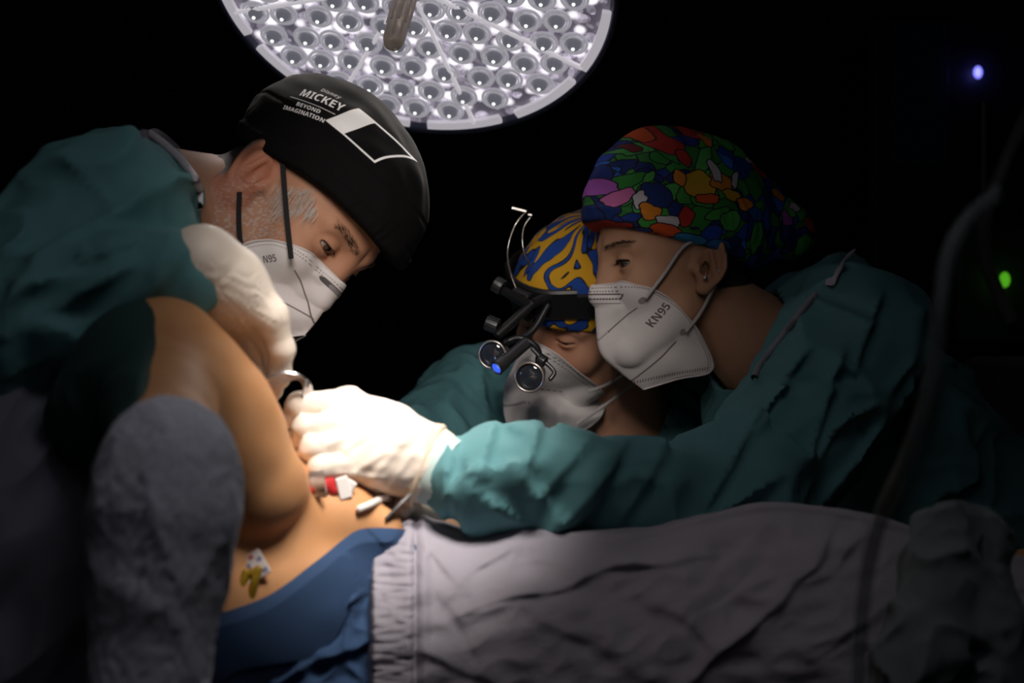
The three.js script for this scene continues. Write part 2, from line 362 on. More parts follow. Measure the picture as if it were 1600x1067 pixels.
function headShape(o) {
  const open = o.open ?? 0.004, fem = o.fem ? 1 : 0;
  return (x0, y, z) => {
    const x = Math.abs(x0);
    let d = ell(x, y, z, 0, 0.04, -0.004, 0.075, 0.092, 0.098);
    d = smin(d, ell(x, y, z, 0, -0.02, 0.043, 0.058, 0.085, 0.051), 0.03);
    d = smin(d, cap(x, y, z, 0.05, -0.05, 0.012, 0.02, 0.014, -0.093, 0.074, 0.017), 0.025);
    d = smin(d, sph(x, y, z, 0, -0.096, 0.08, 0.014), 0.02);
    d = smin(d, sph(x, y, z, 0.041, -0.014, 0.068, 0.02), 0.022);                       // cheekbone
    d = smin(d, cap(x, y, z, 0.012, 0.036, 0.088, 0.0105 - 0.003 * fem, 0.046, 0.034, 0.07, 0.01 - 0.002 * fem), 0.014);   // brow
    d = smax(d, -sph(x, y, z, 0.033, 0.014, 0.1, 0.0185), 0.016);                      // socket
    let n = cap(x, y, z, 0, 0.02, 0.091, 0.0085, 0, -0.022, 0.105, 0.011);
    n = smin(n, sph(x, y, z, 0.011, -0.029, 0.096, 0.0085), 0.008);
    d = smin(d, n, 0.014);
    // lips
    d = smin(d, cap(x, y, z, 0, -0.055, 0.096, 0.007, 0.02, -0.057, 0.086, 0.004), 0.008);
    d = smin(d, cap(x, y, z, 0, -0.067, 0.094, 0.007, 0.018, -0.065, 0.085, 0.004), 0.008);
    // lids over the eyeball, with the opening between them
    let lid = sph(x, y, z, 0.032, 0.0165, 0.0755, 0.0146);
    d = smin(d, lid, 0.006);
    d = smax(d, -ell(x, y, z, 0.033, 0.0145 + 0.1 * (x - 0.032), 0.09, 0.0148, open, 0.022), 0.0018);
    d = smin(d, sph(x, y, z, 0.032, 0.0165, 0.0745, 0.0118), 0.0005);
    // ear
    const ey = y * 0.97 - (z + 0.012) * 0.24, ez = (z + 0.012) * 0.97 + y * 0.24, ex = x - 0.0745 + ez * 0.42;
    const k = (Math.hypot((ey - 0.003) / (0.032 - 0.1 * Math.max(0, -ey)), ez / (0.0185 + 0.12 * ey)) - 1) * 0.022;
    let e = smax(Math.abs(ex - 0.004) - 0.0035, k, 0.003);
    e = smax(e, -ell(ex, ey, ez, 0.0105, -0.002, 0.003, 0.0085, 0.019, 0.0115), 0.004);
    const rim = Math.hypot(k + 0.003, (ex - 0.009) * 0.8) - 0.0038;
    e = smin(e, smax(rim, ez - 0.012, 0.006), 0.003);
    e = smin(e, cap(ex, ey, ez, 0.008, 0.018, 0.001, 0.0025, 0.007, -0.012, -0.008, 0.0032), 0.004);
    e = smin(e, sph(ex, ey, ez, 0.006, -0.028, 0.004, 0.0085), 0.007);
    e = smin(e, sph(ex, ey, ez, 0.004, -0.005, 0.0155, 0.0055), 0.005);
    d = smin(d, e, 0.006);
    if (o.extra) d = o.extra(x0, y, z, d);
    return d;
  };
}
let ASSIST;
function person(label) { return thing('person', label, 'person', [0, 0, 0]); }
function bodyOf(P, fr, headFn, skin, bodyFn, lo, hi, neckLocal) {
  // head grid in the head's own frame, joined to the neck, torso and limbs
  const M = fr.M, tmp = V(0, 0, 0);
  const both = (x, y, z) => { tmp.set(x, y, z).applyMatrix4(M); return smin(headFn(x, y, z), neckLocal(tmp.x, tmp.y, tmp.z), 0.03); };
  const g1 = surf(both, [-0.105, -0.135, -0.13], [0.105, 0.15, 0.15], 0.0021, skin).applyMatrix4(M);
  const under = (x, y, z) => smin(neckLocal(x, y, z), bodyFn(x, y, z) + 0.014, 0.02);
  const g2 = surf(under, lo, hi, 0.012, () => skin(0.05, -0.3, 0));
  return part(P, 'body', mergeGeometries([g1.toNonIndexed(), g2.toNonIndexed()]), skinMat);
}
function eyes(P, fr, gaze) {
  for (const s of [-1, 1]) {
    const g = new THREE.SphereGeometry(0.0123, 28, 20).rotateX(Math.PI / 2), p = g.attributes.position, col = [];
    for (let i = 0; i < p.count; i++) {
      const z = p.getZ(i) / 0.0123, c = z > 0.975 ? [0.004, 0.003, 0.003] : z > 0.78 ? [0.05, 0.026, 0.014] : [0.3, 0.25, 0.22];
      col.push(...c);
    }
    g.setAttribute('color', new THREE.Float32BufferAttribute(col, 3));
    g.rotateX(gaze[0]).rotateY(gaze[1]).translate(s * 0.032, 0.0165, 0.0745).applyMatrix4(fr.M);
    part(P, 'eye', g, phys(0xffffff, 0.12, { vertexColors: true }), 'brown eye');
  }
}
const lidLine = (fr, open, r) => {                                // dark line of the upper lid
  const gs = [];
  for (const s of [-1, 1]) { const pts = []; for (let i = 0; i <= 10; i++) { const x = 0.0195 + i * 0.0027, y = 0.0145 + 0.1 * (x - 0.032) + open * Math.sqrt(Math.max(0, 1 - ((x - 0.033) / 0.0148) ** 2)) + 0.0004, q = 0.0151 ** 2 - (x - 0.032) ** 2 - (y - 0.0165) ** 2; pts.push(fr.w(s * x, y, 0.0755 + Math.sqrt(Math.max(q, 0)))); } gs.push(tube(pts, r, 24, 6)); }
  return weld(...gs);
};
// short hairs: thin tapering blades from roots along directions (head frame)
function hairs(fr, list) {
  const pos = [];
  for (const [rx, ry, rz, dx, dy, dz, len, w, bx, by, bz] of list) {
    const n = 4; let prev = null; const s = (Math.abs(rx) > 0.055 ? V(0, dz, -dy) : V(dy, -dx, dz * 0.3)).normalize();
    for (let i = 0; i <= n; i++) {
      const t = i / n, c = V(rx + dx * len * t + bx * len * t * t, ry + dy * len * t + by * len * t * t, rz + dz * len * t + bz * len * t * t), ww = w * (1 - t * 0.85);
      const a = c.clone().addScaledVector(s, ww).applyMatrix4(fr.M), b = c.clone().addScaledVector(s, -ww).applyMatrix4(fr.M);
      if (prev) pos.push(...prev[0].toArray(), ...prev[1].toArray(), ...a.toArray(), ...prev[1].toArray(), ...b.toArray(), ...a.toArray());
      prev = [a, b];
    }
  }
  const g = new THREE.BufferGeometry(); g.setAttribute('position', new THREE.Float32BufferAttribute(pos, 3)); g.computeVertexNormals(); return g;
}
// a fold-flat respirator: centre seam and cheek edge, given as survey points, are carried to the head's planes
function respirator(P, fr, side, seamPts, edgePts, tex, label, o = {}) {
  const hf = o.head;
  const clear = (p, m) => {                                       // keep the sheet outside the face
    for (let i = 0; i < 3; i++) {
      const d = hf(p.x, p.y, p.z); if (d > m) break;
      const e = 0.001, g = V(hf(p.x + e, p.y, p.z) - hf(p.x - e, p.y, p.z), hf(p.x, p.y + e, p.z) - hf(p.x, p.y - e, p.z), hf(p.x, p.y, p.z + e) - hf(p.x, p.y, p.z - e)).normalize();
      p.addScaledVector(g, m - d);
    }
    return p;
  };
  edgePts = edgePts.map(([a, b, lx], i) => {
    if (i > 0 && i < edgePts.length - 2) for (let k = 0; k < 4; k++) { const q = fr.plane(a, b, side * lx), h = Math.abs(onHead(hf, side, q.y, q.z)); if (h > 0.002) lx = Math.max(lx * 0.6, h + 0.0022); }
    return [a, b, lx];
  });
  const seam = poly(seamPts.map(([a, b]) => { const q = fr.plane(a, b, 0); return [q.y, q.z, 0]; }));
  const edge = poly(edgePts.map(([a, b, lx]) => { const q = fr.plane(a, b, side * lx); return [q.y, q.z, lx]; }));
  const raw = (s, t, off = 0) => {
    const a = seam(t), b = edge(t), k = Math.abs(s), bul = Math.sin(Math.PI * t);
    const x = b.z * Math.pow(k, 0.72) + off + 0.0012 * noise(k * 3, t * 4, 5) * bul;
    const dent = (o.dents || []).reduce((v, [s0, t0, r, h]) => v + h * Math.exp(-((k - s0) ** 2 + (t - t0) ** 2) / r / r), 0);
    return V(Math.sign(s || 1) * side * (s < 0 ? o.far ?? 1 : 1) * (x + dent * Math.sin(Math.PI * k)), mix(a.x, b.x, k), mix(a.y, b.y, k));
  };
  const pt = (s, t, off) => clear(raw(s, t, off), mix(0.006, 0.0016, Math.abs(s)));
  const g = sheet((u, v) => pt(1 - 2 * u, v), 80, 48, (p) => sideUV(p));
  g.applyMatrix4(fr.M);
  const m = part(P, 'face_mask', g, mat(0xffffff, 0.9, { map: tex, side: THREE.DoubleSide }), label);
  const rim = [];
  for (const s of [-1, 1]) for (let i = 0; i <= 30; i++) { const q = pt(s, s < 0 ? i / 30 : 1 - i / 30); rim.push(q.applyMatrix4(fr.M)); }
  part(m, 'welded_edge', tube(rim.filter((p, i) => i === 0 || p.distanceTo(rim[i - 1]) > 1e-5), 0.0011, 140, 6, true), mat(0xd8d0d0, 0.9));
  return { m, pt };
}
const maskBase = (c, N) => {
  c.fillStyle = 'rgb(224,217,216)'; c.fillRect(0, 0, N, N);
  for (let k = 0; k < 9000; k++) { const g = 205 + rnd() * 40; c.fillStyle = `rgba(${g},${g - 5},${g - 5},0.25)`; c.fillRect(rnd() * N, rnd() * N, 1 + rnd() * 5, 1 + rnd() * 2); }
};
const dots = (c, pts, col, w, dash, off) => {
  c.strokeStyle = col; c.lineWidth = w; c.setLineDash(dash); c.lineDashOffset = off || 0; c.beginPath();
  const f = poly(pts); for (let i = 0; i <= 60; i++) { const p = f(i / 60); i ? c.lineTo(p.x, p.y) : c.moveTo(p.x, p.y); }
  c.stroke(); c.setLineDash([]);
};
const bounds = (...pts) => { const b = new THREE.Box3(); for (const [x, y, z, r] of pts) { b.expandByPoint(V(x - r, y - r, z - r)); b.expandByPoint(V(x + r, y + r, z + r)); } return [b.min.toArray(), b.max.toArray()]; };
const J = (px, py, d, r) => [...W(px, py, d), r];
const legs = (x, z, hip, dx, dz) => [-1, 1].map((s) => limbM([[x + s * dx, hip, z + s * dz, 0.09], [x + s * dx, 0.5, z + s * dz, 0.06], [x + s * dx, 0.09, z + s * dz, 0.045]], 0.02));
const shoes = (P, x, z, dx, dz, fx, fz) => { for (const s of [-1, 1]) {
  const cx = x + s * dx, cz = z + s * dz, f = limbM([[cx - fx * 0.05, 0.045, cz - fz * 0.05, 0.044], [cx + fx * 0.06, 0.04, cz + fz * 0.06, 0.04], [cx + fx * 0.15, 0.03, cz + fz * 0.15, 0.03]], 0.03);
  part(P, 'clog', surf((X, Y, Z) => smax(f(X, Y, Z), 0.002 - Y, 0.006), [cx - 0.24, -0.01, cz - 0.24], [cx + 0.24, 0.11, cz + 0.24], 0.009), mat(0x23302f, 0.5)); } };

// ================================================================ the man bending in from the left
{
  const P = person('man in black printed cap and mask bending over the patient from the left');
  const y = 25 * Math.PI / 180, F = V(0.574 * Math.cos(y), -0.819 * Math.cos(y), Math.sin(y));
  const fr = frameOf(F, V(0.819, 0.574, 0), V(-0.08, 0, -0.012), at(398, 268, 1.64));
  const headFn = headShape({ open: 0.004 });
  const neck = limbM([[...fr.w(0, -0.03, -0.03).toArray(), 0.056], [...W(300, 336, 1.68), 0.056], [...W(230, 338, 1.67), 0.065]], 0.03);
  const skin = (x, yy, z) => {
    const n = noise(x * 260, yy * 260, z * 260), n2 = noise(x * 40, yy * 40, z * 40);
    let c = [0.46 + 0.03 * n2, 0.225 + 0.02 * n2, 0.135 + 0.012 * n2];
    const beard = sstep(0.012, -0.012, yy + z * 0.12) * sstep(-0.03, 0.0, z) * sstep(0.07, 0.04, z) * (Math.abs(x) > 0.03 ? 1 : 0.6);
    if (beard > 0 && n > 0.35) c = c.map((v) => mix(v, 0.4, 0.5 * beard));
    else if (beard > 0) c = c.map((v, i) => mix(v, [0.2, 0.13, 0.1][i], 0.28 * beard));
    { const h = sstep(-0.02, -0.034, z) * sstep(-0.075, -0.06, yy); if (h > 0) c = c.map((v, i) => mix(v, [0.018, 0.014, 0.012][i], h)); }
    const bx = Math.abs(x), brow = sstep(0.0055, 0.003, Math.abs(yy - 0.037 - 0.1 * (0.03 - Math.abs(bx - 0.03)))) * sstep(0.008, 0.014, bx) * sstep(0.055, 0.046, bx) * (z > 0.05 ? 1 : 0);
    if (brow > 0 && n > -0.45) c = c.map((v, i) => mix(v, [0.07, 0.04, 0.025][i], 0.35 * brow));
    const ear = bx > 0.0745 && Math.abs(yy) < 0.045 && z < 0.03 && z > -0.05;
    if (ear) c = [c[0] * 1.05, c[1] * 0.85, c[2] * 0.85];
    return c;
  };
  const armN = limb([[165, 350, 1.43, 0.06], [-60, 545, 1.33, 0.042], [180, 452, 1.33, 0.034], [318, 420, 1.345, 0.026]], 0.02);
  const torso = limbM([[...W(225, 315, 1.65), 0.07], [-0.42, 1.325, -1.65, 0.11], [-0.6, 1.255, -1.68, 0.13], [-0.82, 1.0, -1.68, 0.135]], 0.05);
  const shoulders = limb([[165, 345, 1.44, 0.06], [215, 330, 1.8, 0.06]], 0.03);
  const armF = limb([[215, 335, 1.8, 0.05], [120, 640, 1.66, 0.04], [330, 650, 1.48, 0.03]], 0.02);
  const body = join([neck, torso, shoulders, armN, armF, ...legs(-0.82, -1.68, 0.95, 0.03, 0.12)], 0.04);
  bodyOf(P, fr, headFn, skin, body, [-1.1, 0.03, -1.95], [-0.22, 1.56, -1.25], neck);
  eyes(P, fr, [0.14, -0.1]);
  part(P, 'eyelashes', lidLine(fr, 0.004, 0.0005), mat(0x1a100c, 0.7));
  // sideburn and stubble hairs
  const list = [];
  for (let k = 0; k < 320; k++) {
    const t = rnd(), px = 432 + rnd() * 62, py = 288 + rnd() * 38 + (px - 432) * 0.1, q = fr.plane(px, py, -0.07), x = onHead(headFn, -1, q.y, q.z) - 0.0005;
    list.push([x, q.y, q.z, -0.25, -0.75 + 0.4 * (rnd() - 0.5), 0.55 + 0.4 * (rnd() - 0.5), 0.009 + 0.007 * rnd(), 0.00022, 0.05, -0.2, 0.3 * (rnd() - 0.5)]);
  }
  for (let k = 0; k < 220; k++) {
    const px = 384 + rnd() * 70, py = 305 + rnd() * 65, q = fr.plane(px, py, -0.066), x = onHead(headFn, -1, q.y, q.z) - 0.0003;
    list.push([x, q.y, q.z, -0.5, -0.6, 0.3 * (rnd() - 0.3), 0.0035 + 0.003 * rnd(), 0.00016, 0, -0.2, 0]);
  }
  part(P, 'hair', hairs(fr, list), mat(0xc6beb6, 0.6, { side: THREE.DoubleSide }), 'grey sideburn and stubble');
  const brows = [];
  for (const s of [-1, 1]) for (let k = 0; k < 130; k++) {
    const t = rnd(), bx = 0.012 + t * 0.04, by = 0.0345 + 0.005 * Math.sin(t * 2.6) + (rnd() - 0.5) * 0.008, bz = onFace(headFn, s * bx, by);
    brows.push([s * bx, by, bz - 0.0005, s * 0.8, 0.25, 0.3, 0.008 + 0.004 * rnd(), 0.00025, 0, -0.1, -0.4]);
  }
  part(P, 'eyebrow', hairs(fr, brows), mat(0x3a2a20, 0.7, { side: THREE.DoubleSide }));
  // cap
  const capTex = sideCanvas(fr, 1024, -0.085, 530, 200, (c, photo, plain, N) => {
    plain(); c.fillStyle = '#0b0a0b'; c.fillRect(0, 0, N, N);
    for (let k = 0; k < 2500; k++) { c.fillStyle = `rgba(${18 + rnd() * 12},${16 + rnd() * 10},${17 + rnd() * 10},0.3)`; c.fillRect(rnd() * N, rnd() * N, 1 + rnd() * 6, 1); }
    photo();
    const text = (s, x, yy, size, ang, sx = 1, fill = '#d9d6d6') => { c.save(); c.translate(x, yy); c.rotate(ang); c.scale(sx, 1); c.font = `bold ${size}px sans-serif`; c.textAlign = 'center'; c.fillStyle = fill; c.fillText(s, 0, 0); c.restore(); };
    text('Disney', 509, 139, 10, 0.36, 1, '#c4c1c1');
    text('MICKEY', 497, 157, 21, 0.34, 0.9, '#f2f0f0');
    c.strokeStyle = '#cfcccc'; c.lineWidth = 1.6; c.beginPath(); c.moveTo(452, 150); c.lineTo(522, 176); c.stroke();
    text('BEYOND', 482, 174, 10, 0.33, 1, '#f2f0f0'); text('IMAGINATION', 475, 184, 10, 0.33, 1, '#f2f0f0');
    c.fillStyle = '#f4f2f2'; c.beginPath(); c.moveTo(552, 157); c.lineTo(575, 174); c.lineTo(536, 210); c.lineTo(512, 190); c.closePath(); c.fill();
    c.strokeStyle = '#f4f2f2'; c.lineWidth = 3.2; c.beginPath(); c.moveTo(552, 157); c.lineTo(617, 204); c.lineTo(576, 240); c.lineTo(512, 190); c.closePath(); c.stroke();
  });
  const capFn = (x, yy, z) => {
    let d = ell(x, yy, z, 0, 0.052, 0.008, 0.09, 0.098, 0.117);
    d = smin(d, ell(x, yy, z, 0, 0.06, -0.03, 0.086, 0.08, 0.1), 0.03);
    const edge = 0.028 + 0.30 * z + 0.004 * Math.sin(z * 30) - yy, pl = Math.abs(yy - 0.30 * z - 0.082);
    if (Math.abs(d) < 0.03) {
      d += 0.0016 * Math.exp(-(pl * pl) / 0.0000045);                                    // panel seam
      d += 0.0016 * noise(x * 26 + 4, yy * 26, z * 18) + 0.0012 * Math.abs(noise(x * 60, yy * 18, z * 60)) * sstep(0.05, 0.02, -edge);
      d -= 0.0028 * sstep(-0.02, -0.014, edge);                                          // bound lower edge
    }
    return smax(d, edge, 0.006);
  };
  const cg = surf(capFn, [-0.11, -0.06, -0.16], [0.11, 0.17, 0.15], 0.003);
  { const p = cg.attributes.position, uv = []; for (let i = 0; i < p.count; i++) uv.push(...sideUV({ y: p.getY(i), z: p.getZ(i) })); cg.setAttribute('uv', new THREE.Float32BufferAttribute(uv, 2)); }
  part(P, 'surgical_cap', cg.applyMatrix4(fr.M), phys(0xffffff, 0.9, { map: capTex, specularIntensity: 0.25 }), 'black cloth cap with white lettering and a white square emblem');
  // mask
  const topE = [[528, 435], [492, 402], [450, 381], [412, 375], [378, 385]];
  const mt = sideCanvas(fr, 1024, -0.055, 455, 450, (c, photo, plain, N) => {
    plain(); maskBase(c, N); photo();
    for (const o of [5, 10]) dots(c, topE.map(([a, b]) => [a - o * 0.35, b + o]), 'rgba(120,110,110,0.8)', 1.6, [1.6, 1.6]);
    dots(c, [[522, 440], [512, 470], [498, 492], [474, 517]], 'rgba(120,112,112,0.8)', 3, [1.5, 2]); dots(c, [[474, 517], [455, 519], [440, 518]], 'rgba(120,112,112,0.8)', 3, [1.5, 2]);
    c.font = 'bold 13px sans-serif'; c.fillStyle = '#6b6264'; c.save(); c.translate(410, 410); c.rotate(-0.03); c.fillText('N95', 0, 0); c.restore();
    c.lineCap = 'round'; c.strokeStyle = 'rgba(110,98,98,0.95)'; c.lineWidth = 2.2; c.beginPath(); c.moveTo(456, 418); c.lineTo(460, 470); c.lineTo(464, 492); c.moveTo(461, 470); c.lineTo(404, 448); c.stroke();
    c.strokeStyle = '#565252'; c.lineWidth = 9; c.beginPath(); c.moveTo(487, 416); c.lineTo(517, 440); c.stroke();
    c.strokeStyle = '#8b8686'; c.lineWidth = 7; c.beginPath(); c.moveTo(495, 423); c.lineTo(502, 429); c.stroke();
  });
  const R = respirator(P, fr, -1, [[528, 435], [520, 462], [503, 490], [478, 522]],
    [[528, 436, 0.006], [492, 402, 0.046], [450, 381, 0.068], [412, 375, 0.079], [378, 385, 0.084], [368, 430, 0.078], [392, 492, 0.045], [440, 524, 0.012], [476, 523, 0.001]], mt, 'white folded respirator mask printed N95', { head: headFn, dents: [[0.5, 0.25, 0.12, -0.004], [0.6, 0.7, 0.15, 0.003]] });
  const sp = (px, py, lx) => fr.plane(px, py, lx).applyMatrix4(fr.M);
  part(R.m, 'ear_loop', ribbon([sp(441, 246, -0.083), sp(444, 290, -0.083), sp(449, 350, -0.077), sp(455, 404, -0.073)], V(1, 0.1, 0.3), 0.0052), blackMat, 'black elastic strap');
  part(R.m, 'ear_loop', ribbon([sp(374, 300, -0.088), sp(373, 340, -0.082), sp(375, 375, -0.08), sp(381, 402, -0.083)], V(1, 0.1, 0.3), 0.0052), blackMat, 'black elastic strap');
  // gown
  const gA = limb([[165, 350, 1.43, 0.08], [-60, 545, 1.33, 0.06], [60, 500, 1.33, 0.05], [190, 446, 1.33, 0.042], [280, 425, 1.34, 0.033], [304, 421, 1.345, 0.027]], 0.03);
  const gT = limbM([[...W(205, 330, 1.64), 0.07], [-0.42, 1.325, -1.65, 0.14], [-0.6, 1.255, -1.68, 0.165], [-0.82, 1.0, -1.68, 0.17], [-0.82, 0.42, -1.68, 0.18]], 0.06);
  const gS = limb([[165, 345, 1.44, 0.08], [190, 308, 1.64, 0.055], [215, 330, 1.8, 0.08]], 0.04), gF = limb([[215, 335, 1.8, 0.07], [120, 640, 1.66, 0.055], [320, 650, 1.49, 0.036]], 0.03);
  const gownBase = join([gT, gS, gF], 0.045);
  const neckA = fr.w(0, -0.03, -0.03), nb = at(215, 318, 1.64);
  const press = creaseLines([[156, 294, 184, 374, 0.007], [150, 288, 20, 388, 0.008], [152, 290, 262, 335, 0.006], [122, 312, 60, 372, 0.007], [70, 250, 200, 240, 0.007], [190, 255, 225, 300, 0.006], [60, 330, 0, 370, 0.008]], 1.5);
  const press2 = creaseLines([[196, 378, 148, 402, 0.005], [262, 372, 250, 440, 0.004], [192, 425, 118, 472, 0.006], [60, 440, 150, 430, 0.006], [40, 470, 30, 560, 0.006], [280, 400, 240, 462, 0.004], [120, 410, 60, 452, 0.006]], 1.3);
  const gown = (x, yy, z) => {
    let d = gownBase(x, yy, z), a = gA(x, yy, z); d = smin(d, a, 0.02);
    if (Math.abs(d) < 0.03) { d += folds(x, yy * 1.1, z, 6, 0.010, 2.2) - (z > -1.40 ? press2(x, yy) : z > -1.66 ? press(x, yy) : 0); const e = neck(x, yy, z) - 0.006; d = smax(d, -e, 0.004); }
    return d;
  };
  part(P, 'gown', surf(gown, [-1.06, 0.3, -1.95], [-0.2, 1.6, -1.2], 0.0062), gownMat, 'teal surgical gown');
  const gd = (px, py) => meet(gown, px, py, 1.42, 0.003);
  part(P, 'collar', tube([gd(232, 208), gd(248, 219), gd(263, 232), gd(281, 248), gd(295, 266), gd(305, 282), gd(311, 300), gd(310, 322)], 0.0042, 60, 8), mat(0xb4b0b8, 0.8), 'pale grey collar binding');
  part(P, 'collar_tie', ribbon([gd(222, 212), gd(232, 212), at(252, 214, 1.68), at(276, 236, 1.69)], V(0, 1, 0.2), 0.011, 0.002), mat(0x6f6d78, 0.8));
  // glove, closing over the patient's arm from behind
  const kn = [[424, 492, 1.355], [420, 509, 1.375], [406, 526, 1.392], [388, 538, 1.405]];
  const palm = join([...kn.map(([a, b, c], i) => limb([[316, 410, 1.345, 0.0245], [362 - i * 4, 440 + i * 8, 1.352 + i * 0.008, 0.024 - i * 0.002], [a, b, c, 0.0128]], 0.02))], 0.016);
  const fing = [
    limb([[...kn[0], 0.0122], [440, 545, 1.368, 0.0108], [436, 585, 1.385, 0.0098], [424, 612, 1.395, 0.0088]], 0.006),
    limb([[...kn[1], 0.0122], [434, 565, 1.392, 0.0108], [424, 605, 1.4, 0.0096], [412, 630, 1.405, 0.0088]], 0.006),
    limb([[...kn[2], 0.0118], [416, 580, 1.41, 0.0102], [408, 618, 1.415, 0.0092]], 0.006),
    limb([[...kn[3], 0.0108], [398, 588, 1.42, 0.0094], [392, 618, 1.42, 0.0086]], 0.006),
    limb([[345, 450, 1.37, 0.016], [365, 520, 1.40, 0.0125], [395, 560, 1.41, 0.011], [412, 590, 1.405, 0.0095]], 0.008)];
  const gl = (x, yy, z) => {
    let f = fing[0](x, yy, z); for (let i = 1; i < 5; i++) f = smin(f, fing[i](x, yy, z), 0.0025);
    let d = smin(palm(x, yy, z), f, 0.01);
    if (Math.abs(d) < 0.015) { const w = noise(x * 30, yy * 30, z * 30), c = noise((x - yy) * 16 + w, (x + yy) * 46 + w, z * 16); d += 0.0006 * (1 - Math.abs(c) * 2.2) * sstep(-0.3, 0.6, noise(x * 14, yy * 14, z * 14 + 4)); }
    return d;
  };
  part(P, 'glove', surf(gl, bounds(J(300, 380, 1.34, 0.03), J(440, 640, 1.42, 0.03))[0], bounds(J(300, 380, 1.33, 0.03), J(445, 620, 1.43, 0.035))[1], 0.0024), gloveMat, 'cream latex surgical glove');
  shoes(P, -0.82, -1.68, 0.03, 0.12, 1, 0.1);
}

